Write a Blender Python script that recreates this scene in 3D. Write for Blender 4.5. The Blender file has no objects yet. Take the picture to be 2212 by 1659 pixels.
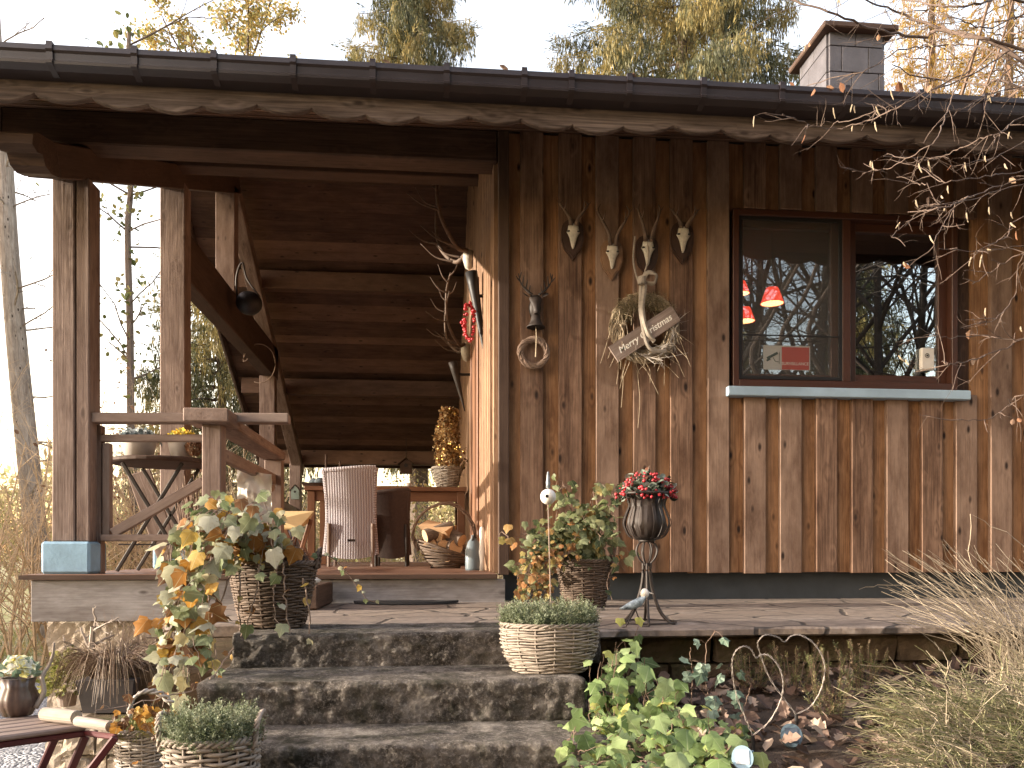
import bpy, math, random, zlib
import numpy as np
from mathutils import Vector, Matrix, noise as mnoise
R = math.radians
random.seed(7); rng = np.random.default_rng(7)
SC = bpy.context.scene; COL = SC.collection
# ------------------------------------------------------------------ camera, sky, sun, exposure
ZC = 1.45                      # eye height above the garden ground
F = 1790.0; CX = 1106.0; HY = 1199.0; TH = R(5.4)
cam_d = bpy.data.cameras.new('camera'); cam = bpy.data.objects.new('camera', cam_d); COL.objects.link(cam)
cam.location = (0, 0, ZC); cam.rotation_euler = (R(90), 0, -TH)
cam_d.sensor_width = 36; cam_d.lens = 36*F/2212; cam_d.shift_y = (HY-829.5)/2212
cam_d.clip_end = 800; cam_d.clip_start = 0.05
SC.camera = cam
SUN_AZ = 93; SUN_EL = 10        # degrees left of +Y, elevation
w = bpy.data.worlds.new('World'); SC.world = w; w.use_nodes = True
wn = w.node_tree; bgn = wn.nodes['Background']
sky = wn.nodes.new('ShaderNodeTexSky'); sky.sky_type = 'NISHITA'; sky.sun_disc = False
sky.sun_elevation = R(SUN_EL); sky.sun_rotation = R(-SUN_AZ); sky.dust_density = 3.0; sky.air_density = 1.0; sky.ozone_density = 1.0
SKY_CAP = (9.0, 7.4, 5.4)        # thin bright veil: the glare of the sky saturates at one cream level
cap = wn.nodes.new('ShaderNodeMix'); cap.data_type = 'RGBA'; cap.blend_type = 'DARKEN'
cap.inputs['Factor'].default_value = 1.0
cap.inputs['B'].default_value = (*SKY_CAP, 1)
tint = wn.nodes.new('ShaderNodeMix'); tint.data_type = 'RGBA'; tint.blend_type = 'MULTIPLY'; tint.inputs['Factor'].default_value = 1.0
tint.inputs['B'].default_value = (1.62, 1.20, .97, 1); wn.links.new(sky.outputs[0], tint.inputs['A'])
wn.links.new(tint.outputs['Result'], cap.inputs['A']); wn.links.new(cap.outputs['Result'], bgn.inputs['Color'])
bgn.inputs['Strength'].default_value = 0.15
sd = bpy.data.lights.new('sun', 'SUN'); sd.energy = 2.0; sd.angle = R(0.6); sd.color = (1, .88, .72)
so = bpy.data.objects.new('sun', sd); COL.objects.link(so)
_d = Vector((-math.sin(R(SUN_AZ))*math.cos(R(SUN_EL)), math.cos(R(SUN_AZ))*math.cos(R(SUN_EL)), math.sin(R(SUN_EL))))
so.rotation_euler = _d.to_track_quat('Z', 'Y').to_euler(); so.location = _d*30
SC.view_settings.view_transform = 'Standard'; SC.view_settings.look = 'None'
SC.view_settings.exposure = 2.82; SC.view_settings.gamma = 1.0
SC.render.engine = 'CYCLES'
SC.cycles.max_bounces = 6; SC.cycles.transparent_max_bounces = 12

# ------------------------------------------------------------------ survey helpers (photo measurements -> metres)
def PT(x, y, Y):
    dx = (x-CX)/F; dz = (HY-y)/F
    t = Y/(math.cos(TH)-dx*math.sin(TH))
    return np.array([t*(dx*math.cos(TH)+math.sin(TH)), Y, ZC+t*dz])
def MPP(x, Y):                 # metres per survey unit at depth Y
    return Y/(math.cos(TH)-(x-CX)/F*math.sin(TH))/F

# ------------------------------------------------------------------ mesh builder
class MB:
    def __init__(s): s.v=[]; s.g=[]; s.f=[]; s.r=[]; s.n=0
    def add(s, v, faces, rnd=None, gc=None):
        v = np.asarray(v, float).reshape(-1,3)
        s.v.append(v); s.g.append(v if gc is None else np.asarray(gc,float).reshape(-1,3))
        if isinstance(faces, np.ndarray): faces=[faces]
        if rnd is None: rnd = random.random()
        for fa in faces:
            fa = np.asarray(fa, int)
            if fa.ndim==1: fa = fa[None,:]
            s.f.append(fa+s.n)
            s.r.append(np.full(len(fa), rnd, float) if np.isscalar(rnd) else np.asarray(rnd,float))
        s.n += len(v); return s
    def hexa(s, c8, rnd=None, gc=None):
        fa = np.array([[0,3,2,1],[4,5,6,7],[0,1,5,4],[1,2,6,5],[2,3,7,6],[3,0,4,7]])
        return s.add(c8, fa, rnd, gc)
    def box(s, x0,x1,y0,y1,z0,z1, ax=None, rnd=None, b=0.0):
        """axis box with optional chamfer b; ax = grain axis"""
        d = [x1-x0,y1-y0,z1-z0]
        if ax is None: ax = int(np.argmax(d))
        if b<=0:
            v = np.array([[x0,y0,z0],[x1,y0,z0],[x1,y1,z0],[x0,y1,z0],[x0,y0,z1],[x1,y0,z1],[x1,y1,z1],[x0,y1,z1]])
            fa = [np.array([[0,3,2,1],[4,5,6,7],[0,1,5,4],[1,2,6,5],[2,3,7,6],[3,0,4,7]])]
        else:
            v, fa = chamfer_box(np.array([x0,y0,z0]), np.array([x1,y1,z1]), b)
        o = np.random.default_rng(int(rng.integers(1e9))).random(3)*7
        g = v[:, [ax,(ax+1)%3,(ax+2)%3]]+o
        return s.add(v, fa, rnd, g)
    def bar(s, p1, p2, w, h, up=(0,0,1), rnd=None, b=0.004):
        """beam from p1 to p2, centred; w across, h along up"""
        p1=np.array(p1,float); p2=np.array(p2,float); d=p2-p1; L=np.linalg.norm(d); d/=L
        u=np.array(up,float); sd_=np.cross(d,u)
        if np.linalg.norm(sd_)<1e-6: u=np.array([0,1.,0]); sd_=np.cross(d,u)
        sd_/=np.linalg.norm(sd_); u=np.cross(sd_,d)
        v, fa = chamfer_box(np.array([0,-w/2,-h/2]), np.array([L,w/2,h/2]), min(b,w/3,h/3))
        W = p1+v[:,0:1]*d+v[:,1:2]*sd_+v[:,2:3]*u
        return s.add(W, fa, rnd, v+np.random.default_rng(int(rng.integers(1e9))).random(3)*7)
    def tube(s, pts, rad, n=6, rnd=None, closed=False, cap=True):
        p=np.asarray(pts,float); m=len(p)
        r=np.broadcast_to(np.asarray(rad,float),(m,)) if np.ndim(rad)==0 else np.asarray(rad,float)
        if closed: t=np.roll(p,-1,0)-np.roll(p,1,0)
        else:
            t=np.empty_like(p); t[1:-1]=p[2:]-p[:-2]; t[0]=p[1]-p[0]; t[-1]=p[-1]-p[-2]
        t/=np.linalg.norm(t,axis=1,keepdims=True)+1e-12
        a=np.array([0,0,1.]) if abs(t[:,2]).mean()<.8 else np.array([1.,0,0])
        u=np.cross(t,a); nu=np.linalg.norm(u,axis=1,keepdims=True); u/=np.where(nu<1e-6,1,nu); w_=np.cross(u,t)
        an=np.arange(n)*2*math.pi/n
        v=p[:,None,:]+r[:,None,None]*(np.cos(an)[None,:,None]*u[:,None,:]+np.sin(an)[None,:,None]*w_[:,None,:])
        L=np.concatenate([[0],np.cumsum(np.linalg.norm(np.diff(p,axis=0),axis=1))])+random.random()*5
        gc=np.stack([np.repeat(L,n),(r[:,None]*np.cos(an)).ravel(),(r[:,None]*np.sin(an)).ravel()],1)
        i=np.arange(m if closed else m-1)[:,None]; j=np.arange(n)[None,:]; i2=(i+1)%m; j2=(j+1)%n
        q=np.stack([i*n+j,i*n+j2,i2*n+j2,i2*n+j],-1).reshape(-1,4)[:, ::-1]
        fa=[q]
        if cap and not closed: fa+= [np.arange(n)[None,:], ((m-1)*n+np.arange(n))[None,::-1]]
        return s.add(v.reshape(-1,3), fa, rnd, gc)
    def lathe(s, prof, c=(0,0,0), n=24, sx=1, sy=1, rnd=None, ribs=0, ra=0):
        """prof = [(r,z)...] around +z"""
        pr=np.array(prof,float); m=len(pr); an=np.arange(n)*2*math.pi/n
        rr=pr[:,0][:,None]*(1+ra*np.cos(ribs*an)[None,:])
        v=np.stack([c[0]+sx*rr*np.cos(an), c[1]+sy*rr*np.sin(an), c[2]+np.repeat(pr[:,1][:,None],n,1)],-1)
        i=np.arange(m-1)[:,None]; j=np.arange(n)[None,:]; j2=(j+1)%n
        q=np.stack([i*n+j,i*n+j2,(i+1)*n+j2,(i+1)*n+j],-1).reshape(-1,4)
        return s.add(v.reshape(-1,3),[q],rnd)
    def prism(s, poly, fn, d0, d1, rnd=None, gc=None):
        """poly 2d outline, fn(a,b,d)->xyz, extruded d0..d1"""
        m=len(poly); v=[fn(a,b,d0) for a,b in poly]+[fn(a,b,d1) for a,b in poly]
        fa=[np.arange(m)[None,::-1],(m+np.arange(m))[None,:],np.array([[i,(i+1)%m,m+(i+1)%m,m+i] for i in range(m)])]
        return s.add(v,fa,rnd,gc)
    def inst(s, tv, tf, pos, rot, sc, rnd=None):
        """instances of a small template: tv (k,3); tf list of face arrays; rot (n,3,3)"""
        n=len(pos); k=len(tv)
        if n==0: return s
        sc=np.asarray(sc,float).reshape(n,-1)
        v=np.einsum('nij,nkj->nki',rot,tv[None]*sc[:,None,:])+pos[:,None,:]
        if rnd is None: rnd=rng.random(n)
        base=s.n; s.v.append(v.reshape(-1,3)); s.g.append(np.tile(tv,(n,1)))
        for fa in tf:
            fa=np.asarray(fa,int)
            q=(fa[None]+ (np.arange(n)*k)[:,None,None]).reshape(-1,fa.shape[1])
            s.f.append(q+base); s.r.append(np.repeat(rnd,len(fa)))
        s.n+=n*k; return s
    def build(s, name, mat, parent=None, smooth=False):
        me=bpy.data.meshes.new(name)
        v=np.concatenate(s.v).astype(float)
        org=np.array(WL.get(parent.name,(0,0,0)) if parent is not None else (0,0,0),float)
        v=v-org
        me.vertices.add(len(v)); me.vertices.foreach_set('co',v.ravel())
        li=np.concatenate([f.ravel() for f in s.f]); cnt=np.concatenate([np.full(len(f),f.shape[1]) for f in s.f])
        me.loops.add(len(li)); me.loops.foreach_set('vertex_index',li)
        me.polygons.add(len(cnt)); st=np.concatenate([[0],np.cumsum(cnt)[:-1]])
        me.polygons.foreach_set('loop_start',st)
        try: me.polygons.foreach_set('loop_total',cnt)
        except Exception: pass
        me.update(calc_edges=True)
        a=me.attributes.new('gc','FLOAT_VECTOR','POINT'); a.data.foreach_set('vector',np.concatenate(s.g).ravel().astype(np.float32))
        a=me.attributes.new('rnd','FLOAT','FACE'); a.data.foreach_set('value',np.concatenate(s.r).astype(np.float32))
        me.polygons.foreach_set('use_smooth',np.full(len(cnt),bool(smooth)))
        me.materials.append(mat)
        o=bpy.data.objects.new(name,me); COL.objects.link(o)
        if parent is not None: o.parent=parent; WL[o.name]=tuple(org)
        return o
WL={}
def chamfer_box(lo, hi, b):
    c=(lo+hi)/2; h=(hi-lo)/2; b=min(b,h.min()*.6)
    vs=[]; idx={}
    for ax in range(3):
        for sg in (-1,1):
            for s1 in (-1,1):
                for s2 in (-1,1):
                    a1=(ax+1)%3; a2=(ax+2)%3
                    p=np.zeros(3); p[ax]=sg*h[ax]; p[a1]=s1*(h[a1]-b); p[a2]=s2*(h[a2]-b)
                    k=[0,0,0]; k[ax]=sg; k[a1]=s1; k[a2]=s2
                    idx[(ax,tuple(k))]=len(vs); vs.append(c+p)
    quads=[]; tris=[]
    def orient(ids):
        p=np.array([vs[i] for i in ids]); nn=np.cross(p[1]-p[0],p[2]-p[0])
        return ids if np.dot(nn,p.mean(0)-c)>0 else ids[::-1]
    for ax in range(3):
        a1=(ax+1)%3; a2=(ax+2)%3
        for sg in (-1,1):
            ids=[]
            for s1,s2 in ((-1,-1),(1,-1),(1,1),(-1,1)):
                k=[0,0,0]; k[ax]=sg; k[a1]=s1; k[a2]=s2; ids.append(idx[(ax,tuple(k))])
            quads.append(orient(ids))
        for s1 in (-1,1):          # edges along ax
            for s2 in (-1,1):
                ids=[]
                k=[0,0,0]; k[a1]=s1; k[a2]=s2
                for sg in (-1,1):
                    k2=list(k); k2[ax]=sg; ids.append(idx[(a1,tuple(k2))])
                for sg in (1,-1):
                    k2=list(k); k2[ax]=sg; ids.append(idx[(a2,tuple(k2))])
                quads.append(orient(ids))
    for sx in (-1,1):
        for sy in (-1,1):
            for sz in (-1,1):
                tris.append(orient([idx[(a,(sx,sy,sz))] for a in range(3)]))
    return np.array(vs), [np.array(quads), np.array(tris)]
def thing(name, label, cat, loc=(0,0,0), group=None):
    global rng; sd_=zlib.crc32(label.encode()); random.seed(sd_); rng=np.random.default_rng(sd_)      # each thing keeps its own random shape
    o=bpy.data.objects.new(name,None); COL.objects.link(o); o.location=tuple(float(a) for a in loc); o.empty_display_size=.1
    WL[o.name]=tuple(loc); o['label']=label; o['category']=cat
    if group: o['group']=group
    return o
def tag(o,label,cat,group=None,kind=None):
    if label: o['label']=label
    if cat: o['category']=cat
    if group: o['group']=group
    if kind: o['kind']=kind
    return o
def struct(o): o['kind']='structure'; return o
def sm(pts, n=8):
    """Catmull-Rom through points (k,d)"""
    p=np.asarray(pts,float); p=np.vstack([2*p[0]-p[1],p,2*p[-1]-p[-2]]); out=[]
    for i in range(1,len(p)-2):
        for t in np.linspace(0,1,n,endpoint=False):
            a,b,c,d=p[i-1],p[i],p[i+1],p[i+2]
            out.append(.5*((2*b)+(-a+c)*t+(2*a-5*b+4*c-d)*t*t+(-a+3*b-3*c+d)*t**3))
    out.append(p[-2]); return np.array(out)
def rotm(n, up=None, spread=1.0):
    """n random rotation matrices; z axis near up within spread (0..1)"""
    z=rng.normal(size=(n,3))
    z/=np.linalg.norm(z,axis=1,keepdims=True)
    if up is not None:
        up=np.asarray(up,float); z=up*(1-spread)+z*spread
        z/=np.linalg.norm(z,axis=1,keepdims=True)
    a=rng.normal(size=(n,3)); x=np.cross(a,z); x/=np.linalg.norm(x,axis=1,keepdims=True)
    y=np.cross(z,x); return np.stack([x,y,z],-1)
def rot_dir(dirs, roll=True):
    """matrices whose local y follows dirs"""
    y=np.asarray(dirs,float); y=y/np.linalg.norm(y,axis=1,keepdims=True)
    a=rng.normal(size=y.shape); x=np.cross(a,y); x/=np.linalg.norm(x,axis=1,keepdims=True)
    return np.stack([x,y,np.cross(x,y)],-1)

# ------------------------------------------------------------------ materials
def newmat(name):
    m=bpy.data.materials.new(name); m.use_nodes=True; nt=m.node_tree; return m,nt,nt.nodes['Principled BSDF']
class NT:
    def __init__(s,nt): s.nt=nt
    def n(s,t,**k):
        nd=s.nt.nodes.new('ShaderNode'+t)
        for a,b in k.items(): setattr(nd,a,b)
        return nd
    def l(s,a,b): s.nt.links.new(a,b)
    def attr(s,nm,out='Vector'):
        a=s.n('Attribute'); a.attribute_name=nm; return a.outputs[out]
    def mapping(s,vec,sc=(1,1,1),off=None):
        m=s.n('Mapping'); s.l(vec,m.inputs['Vector']); m.inputs['Scale'].default_value=sc
        if off is not None: s.l(off,m.inputs['Location'])
        return m.outputs[0]
    def noise(s,vec,scale,det=4,rough=.55,dist=0):
        n=s.n('TexNoise'); s.l(vec,n.inputs['Vector']); n.inputs['Scale'].default_value=scale
        n.inputs['Detail'].default_value=det; n.inputs['Roughness'].default_value=rough; n.inputs['Distortion'].default_value=dist
        return n.outputs['Fac']
    def ramp(s,fac,stops,interp='LINEAR'):
        r=s.n('ValToRGB'); s.l(fac,r.inputs[0]); r.color_ramp.interpolation=interp
        e=r.color_ramp.elements
        while len(e)<len(stops): e.new(.5)
        for i,(p,c) in enumerate(stops):
            e[i].position=p; e[i].color=(c,c,c,1) if np.isscalar(c) else (*c,1)
        return r.outputs['Color']
    def mix(s,a,b,f,mode='MIX'):
        m=s.n('Mix'); m.data_type='RGBA'; m.blend_type=mode
        for v,k in ((a,'A'),(b,'B')):
            if isinstance(v,tuple): m.inputs[k].default_value=(*v,1)
            else: s.l(v,m.inputs[k])
        if isinstance(f,(int,float)): m.inputs['Factor'].default_value=f
        else: s.l(f,m.inputs['Factor'])
        return m.outputs['Result']
    def math(s,op,a,b=None,c=None):
        m=s.n('Math'); m.operation=op
        for i,v in enumerate((a,b,c)):
            if v is None: continue
            if isinstance(v,(int,float)): m.inputs[i].default_value=v
            else: s.l(v,m.inputs[i])
        return m.outputs[0]
    def bump(s,h,st,dist,bsdf,prev=None):
        b=s.n('Bump'); b.inputs['Strength'].default_value=st; b.inputs['Distance'].default_value=dist
        s.l(h,b.inputs['Height'])
        if prev is not None: s.l(prev,b.inputs['Normal'])
        if bsdf is not None: s.l(b.outputs[0],bsdf.inputs['Normal'])
        return b.outputs[0]
def wood(name, dark, light, alt, rough=.7, knots=1.0, alt_amt=.8, grain=1.0, stain=.5, bumpy=.4, spec=.25):
    m,nt,b=newmat(name); N=NT(nt)
    g=N.attr('gc'); r=N.attr('rnd','Fac')
    cv=N.n('CombineXYZ'); N.l(N.math('MULTIPLY',r,37.0),cv.inputs[0]); N.l(N.math('MULTIPLY',r,91.0),cv.inputs[1]); N.l(N.math('MULTIPLY',r,53.0),cv.inputs[2])
    # knots: sparse cells stretched along the grain
    kv=N.mapping(g,(6.5,15.0,15.0),cv.outputs[0]); vo=N.n('TexVoronoi'); N.l(kv,vo.inputs['Vector']); vo.inputs['Scale'].default_value=1.0
    sepc=N.n('SeparateColor'); N.l(vo.outputs['Color'],sepc.inputs[0])
    gate=N.math('GREATER_THAN',sepc.outputs[0],.52)
    kd=N.math('ADD',vo.outputs['Distance'],N.math('MULTIPLY',sepc.outputs[1],-.02))
    knot=N.math('MULTIPLY',N.math('MULTIPLY',N.ramp(kd,[(0.07,1.0),(.19,0.0)]),gate),knots)
    # swirl of grain round the knots
    halo=N.math('MULTIPLY',N.ramp(kd,[(0.0,1.0),(.45,0.0)]),gate)
    big=N.noise(N.mapping(g,(.9,7,7),cv.outputs[0]),1.0,3,.6,.6)
    wv=N.math('ADD',N.math('MULTIPLY',big,7.0*grain),N.math('MULTIPLY',halo,2.0))
    ring=N.math('ADD',N.math('MULTIPLY',N.math('SINE',N.math('MULTIPLY',wv,5.0)),.5),.5)
    fine=N.noise(N.mapping(g,(3,130,130),cv.outputs[0]),1.0,4,.65)
    f=N.math('ADD',N.math('MULTIPLY',ring,.14),N.math('MULTIPLY',fine,.86))
    c=N.mix(dark,light,N.ramp(f,[(.25,0.0),(.72,1.0)]))
    c=N.mix(c,alt,N.math('MULTIPLY',N.ramp(r,[(.35,0.0),(.85,1.0)]),alt_amt))
    st=N.ramp(N.noise(N.mapping(g,(1.9,6,6),cv.outputs[0]),1.3,6,.7),[(.40,1.0),(.66,0.0)])
    c=N.mix(N.mix(c,(.35,.28,.24),stain,'MULTIPLY'),c,st)
    c=N.mix(c,(.025,.014,.010),knot)
    N.l(c,b.inputs['Base Color']); b.inputs['Roughness'].default_value=rough
    b.inputs['Specular IOR Level'].default_value=spec
    N.bump(N.math('SUBTRACT',f,N.math('MULTIPLY',knot,.5)),bumpy,.004,b)
    return m
def stone(name, stops, scale=6, bumpd=.01, rough=.9, fleck=None, moss=None, bs=.8):
    m,nt,b=newmat(name); N=NT(nt); tc=N.n('TexCoord'); o=N.attr('gc')
    a=N.noise(o,scale,8,.7); c=N.ramp(a,stops)
    a2=N.noise(o,scale*9,6,.8)
    if fleck: c=N.mix(c,fleck,N.ramp(a2,[(.5,0.0),(.68,.85)]))
    if moss: c=N.mix(c,moss,N.ramp(N.noise(o,scale*.7+1.1,6,.7),[(.5,0.0),(.66,.9)]))
    N.l(c,b.inputs['Base Color']); b.inputs['Roughness'].default_value=rough; b.inputs['Specular IOR Level'].default_value=.2
    N.bump(N.math('ADD',a,a2),bs,bumpd,b); return m
def leafmat(name, cols, trans=.45, rough=.5, spec=.3, vein=False, sat=1.0):
    m,nt,b=newmat(name); N=NT(nt); r=N.attr('rnd','Fac'); n=len(cols)
    c=N.ramp(r,[((i+.5)/n,k) for i,k in enumerate(cols)])
    g=N.attr('gc')
    v=N.noise(g,6.0,4,.6)
    c=N.mix(c,(.30,.22,.12),N.ramp(v,[(.55,0.0),(.75,.55)]),'MULTIPLY')
    if vein:
        sx=N.n('SeparateXYZ'); N.l(g,sx.inputs[0])
        an=N.math('ARCTAN2',sx.outputs[0],N.math('ADD',sx.outputs[1],.05))
        vv=N.math('ABSOLUTE',N.math('SINE',N.math('MULTIPLY',an,3.2)))
        c=N.mix(c,(.62,.66,.42),N.math('MULTIPLY',N.ramp(vv,[(0.0,1.0),(.12,0.0)]),.45))
    N.l(c,b.inputs['Base Color']); b.inputs['Roughness'].default_value=rough; b.inputs['Specular IOR Level'].default_value=spec
    t=N.n('BsdfTranslucent'); N.l(c,t.inputs['Color']); mx=N.n('MixShader'); mx.inputs[0].default_value=trans
    N.l(b.outputs[0],mx.inputs[1]); N.l(t.outputs[0],mx.inputs[2]); N.l(mx.outputs[0],nt.nodes['Material Output'].inputs[0])
    return m
def plain(name, col, rough=.6, metal=0, var=.25, scale=8, bumpd=0, spec=.4, coat=0):
    m,nt,b=newmat(name); N=NT(nt); g=N.attr('gc'); r=N.attr('rnd','Fac')
    d=tuple(k*(1-var) for k in col); l=tuple(min(1,k*(1+var*.6)) for k in col)
    a=N.noise(g,scale,5,.65); c=N.mix(d,l,N.ramp(a,[(.3,0.0),(.7,1.0)]))
    N.l(c,b.inputs['Base Color']); b.inputs['Metallic'].default_value=metal; b.inputs['Specular IOR Level'].default_value=spec
    N.l(N.math('ADD',N.math('MULTIPLY',a,.25),rough-.12),b.inputs['Roughness'])
    if bumpd: N.bump(N.noise(g,scale*6,4,.6),.5,bumpd,b)
    return m
def emit(name, col, st):
    m,nt,b=newmat(name); b.inputs['Base Color'].default_value=(*col,1); b.inputs['Emission Color'].default_value=(*col,1); b.inputs['Emission Strength'].default_value=st
    return m
M={}
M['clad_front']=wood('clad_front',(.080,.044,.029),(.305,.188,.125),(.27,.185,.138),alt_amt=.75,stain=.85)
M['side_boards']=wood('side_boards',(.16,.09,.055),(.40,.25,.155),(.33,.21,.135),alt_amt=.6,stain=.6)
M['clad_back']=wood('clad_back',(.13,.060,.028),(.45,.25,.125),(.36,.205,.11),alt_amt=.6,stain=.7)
M['post']=wood('weathered_post',(.14,.095,.078),(.31,.235,.20),(.25,.18,.15),knots=.5,stain=.7,bumpy=.6)
M['rail']=wood('weathered_rail',(.17,.125,.10),(.33,.26,.225),(.26,.20,.175),knots=.4,stain=.5)
M['beam']=wood('dark_beam',(.042,.024,.017),(.105,.064,.045),(.08,.05,.037),knots=.4)
M['fascia']=wood('fascia_wood',(.045,.031,.026),(.22,.172,.15),(.16,.125,.108),knots=.8,grain=1.3,stain=.7,bumpy=.7)
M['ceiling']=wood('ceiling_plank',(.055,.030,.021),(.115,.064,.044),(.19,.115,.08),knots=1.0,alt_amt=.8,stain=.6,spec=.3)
M['deck']=wood('deck_board',(.14,.075,.05),(.27,.155,.11),(.22,.13,.095),rough=.5,knots=.2)
M['grey_board']=wood('grey_board',(.19,.175,.17),(.33,.31,.305),(.28,.265,.26),knots=.6,stain=.7)
M['teak']=wood('teak',(.12,.055,.032),(.26,.125,.07),(.20,.10,.058),rough=.5,knots=0,stain=.3)
M['winwood']=wood('window_wood',(.045,.016,.010),(.085,.032,.018),(.07,.026,.015),rough=.4,knots=0,stain=.2,spec=.4)
M['bark']=wood('bark',(.07,.05,.04),(.22,.17,.135),(.18,.14,.115),knots=0,bumpy=1,stain=.4,rough=.95)
M['bark_dark']=plain('dark_bark',(.055,.042,.035),.95,var=.4,scale=8)
M['birch']=wood('birch_bark',(.20,.16,.13),(.52,.46,.40),(.42,.36,.31),knots=1.2,bumpy=.8,stain=.6,rough=.9)
M['twig']=plain('twig',(.20,.135,.10),.9,var=.4,scale=30)
M['twig_grey']=plain('twig_grey',(.26,.195,.155),.9,var=.35,scale=30)
M['twig_tan']=plain('twig_tan',(.60,.44,.28),.9,var=.35,scale=20)
M['wicker_grey']=plain('wicker_grey',(.30,.25,.205),.75,var=.5,scale=22,bumpd=.001)
M['wicker_brown']=plain('wicker_brown',(.12,.082,.058),.7,var=.5,scale=22,bumpd=.001)
M['wicker_pale']=plain('wicker_pale',(.40,.355,.31),.75,var=.45,scale=22,bumpd=.001)
M['rattan']=plain('rattan',(.40,.32,.31),.7,var=.25,scale=60)
M['rattan_dark']=plain('rattan_dark',(.075,.052,.045),.7,var=.3,scale=60)
_m,_nt,_b=newmat('rattan_weave'); _N=NT(_nt); _g=_N.attr('gc'); _sx=_N.n('SeparateXYZ'); _N.l(_g,_sx.inputs[0])
_s1=_N.math('SINE',_N.math('MULTIPLY',_sx.outputs[0],2*math.pi/.021)); _s2=_N.math('SINE',_N.math('ADD',_N.math('MULTIPLY',_sx.outputs[2],2*math.pi/.014),_N.math('MULTIPLY',_N.math('SIGN',_s1),1.57)))
_f=_N.math('ADD',_N.math('MULTIPLY',_s1,.33),_N.math('ADD',_N.math('MULTIPLY',_s2,.2),.5)); _N.l(_N.mix((.24,.215,.235),(.54,.50,.54),_f),_b.inputs['Base Color']); _b.inputs['Roughness'].default_value=.7; _N.bump(_f,.8,.006,_b); M['rattan']=_m
M['gutter']=plain('gutter_paint',(.028,.021,.024),.38,var=.25,scale=5,spec=.5)
M['blue']=plain('blue_paint',(.24,.39,.52),.6,var=.3,scale=7,bumpd=.002)
M['sill']=plain('sill_metal',(.32,.43,.53),.45,var=.12,scale=6)
M['plinth']=plain('plinth_dark',(.055,.062,.068),.8,var=.3,scale=5)
M['iron']=plain('wrought_iron',(.035,.026,.022),.55,metal=.1,var=.4,scale=20)
M['redmetal']=plain('red_metal',(.08,.015,.018),.45,var=.4,scale=14)
M['black']=plain('black',(.015,.013,.013),.5)
M['white']=plain('white_glaze',(.74,.70,.64),.4,var=.12,scale=10)
M['pot']=plain('pale_pot',(.52,.47,.43),.7,var=.2)
M['bone']=plain('bone',(.52,.47,.39),.7,var=.35,scale=30,bumpd=.001)
M['antler']=plain('antler',(.13,.085,.06),.7,var=.5,scale=25,bumpd=.001)
M['plaque']=plain('dark_plaque',(.055,.028,.018),.5,var=.4,scale=12)
M['plaque_light']=plain('oak_plaque',(.22,.125,.07),.5,var=.4,scale=12)
M['soil']=plain('soil',(.045,.03,.022),.95,var=.5,scale=30,bumpd=.01)
M['linen']=plain('linen_ribbon',(.34,.29,.235),.9,var=.3,scale=40)
M['straw']=plain('straw',(.36,.285,.195),.9,var=.4,scale=30)
M['step']=stone('step_stone',[(.34,(.028,.023,.018)),(.52,(.115,.099,.085)),(.68,(.28,.25,.22))],11,.012,fleck=(.40,.36,.32),moss=(.032,.031,.019),bs=1)
M['rubble']=stone('sandstone',[(.3,(.30,.235,.175)),(.5,(.42,.35,.275)),(.7,(.50,.435,.36))],4,.012,fleck=(.33,.26,.19))
M['darkrubble']=stone('mossy_wall_stone',[(.3,(.05,.035,.025)),(.5,(.12,.085,.055)),(.7,(.2,.15,.10))],4,.012,moss=(.07,.075,.03))
M['ceramic']=plain('ceramic_brown',(.085,.055,.045),.35,var=.5,scale=18,spec=.6)
# ================================================================== GROUND
Z = lambda dz: ZC+dz           # height relative to the eye
WY = 4.5                       # front wall plane
XC = 0.36                      # house corner beside the terrace
XL = -1.97                     # left line of posts
DK = ZC-0.098                  # deck level
PZ = ZC-0.248                  # patio level
def gheight(x,y):
    bed = np.interp(y,[-6,-2,0,1.2,2.0,2.9,3.4],[.2,.3,.55,.82,.95,1.02,1.0])
    side = 1/(1+np.exp(-(x-0.15)/.09))
    back = 1/(1+np.exp((y-5.0)/.15))
    n = .03*np.sin(x*3.1+y*2.3)*np.cos(y*4.1-x)
    low = np.interp(y,[-6,0,1.2,2.0,2.6],[.1,.25,.25,.1,.0])*back
    return low*(1-side)+(bed*back)*side+n*np.where(np.abs(x)<60,.7,0)
def ground_mesh():
    xs=np.concatenate([[-400,-200,-100,-60,-40,-30,-22,-16],np.arange(-12,-2.4,.4),np.arange(-2.4,4.6,.06),np.arange(4.6,14,.6),[18,25,40,80,160,400]])
    ys=np.concatenate([[-400,-200,-80,-40,-25,-15,-10,-7],np.arange(-5,0,.4),np.arange(0,5.4,.06),np.arange(5.6,20,.7),[24,30,40,60,100,200,420]])
    X,Y=np.meshgrid(xs,ys,indexing='ij'); Zg=gheight(X,Y)
    a,b=X.shape; i=np.arange(a-1)[:,None]; j=np.arange(b-1)[None,:]
    q=np.stack([i*b+j,(i+1)*b+j,(i+1)*b+j+1,i*b+j+1],-1).reshape(-1,4)
    return MB().add(np.stack([X,Y,Zg],-1).reshape(-1,3),[q],0.5)
m,nt,b=newmat('ground_cover'); N=NT(nt); g=N.attr('gc')
n1=N.noise(g,1.2,6,.7); n2=N.noise(g,14,6,.75)
grass=N.mix((.10,.12,.03),(.26,.25,.085),n2); dry=N.mix((.22,.16,.09),(.36,.29,.17),n2)
lawn=N.mix(grass,dry,N.ramp(n1,[(.42,0.0),(.6,1.0)]))
soil=N.mix((.02,.013,.009),(.075,.048,.03),n2)
sp=N.n('SeparateXYZ'); N.l(g,sp.inputs[0])
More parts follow.
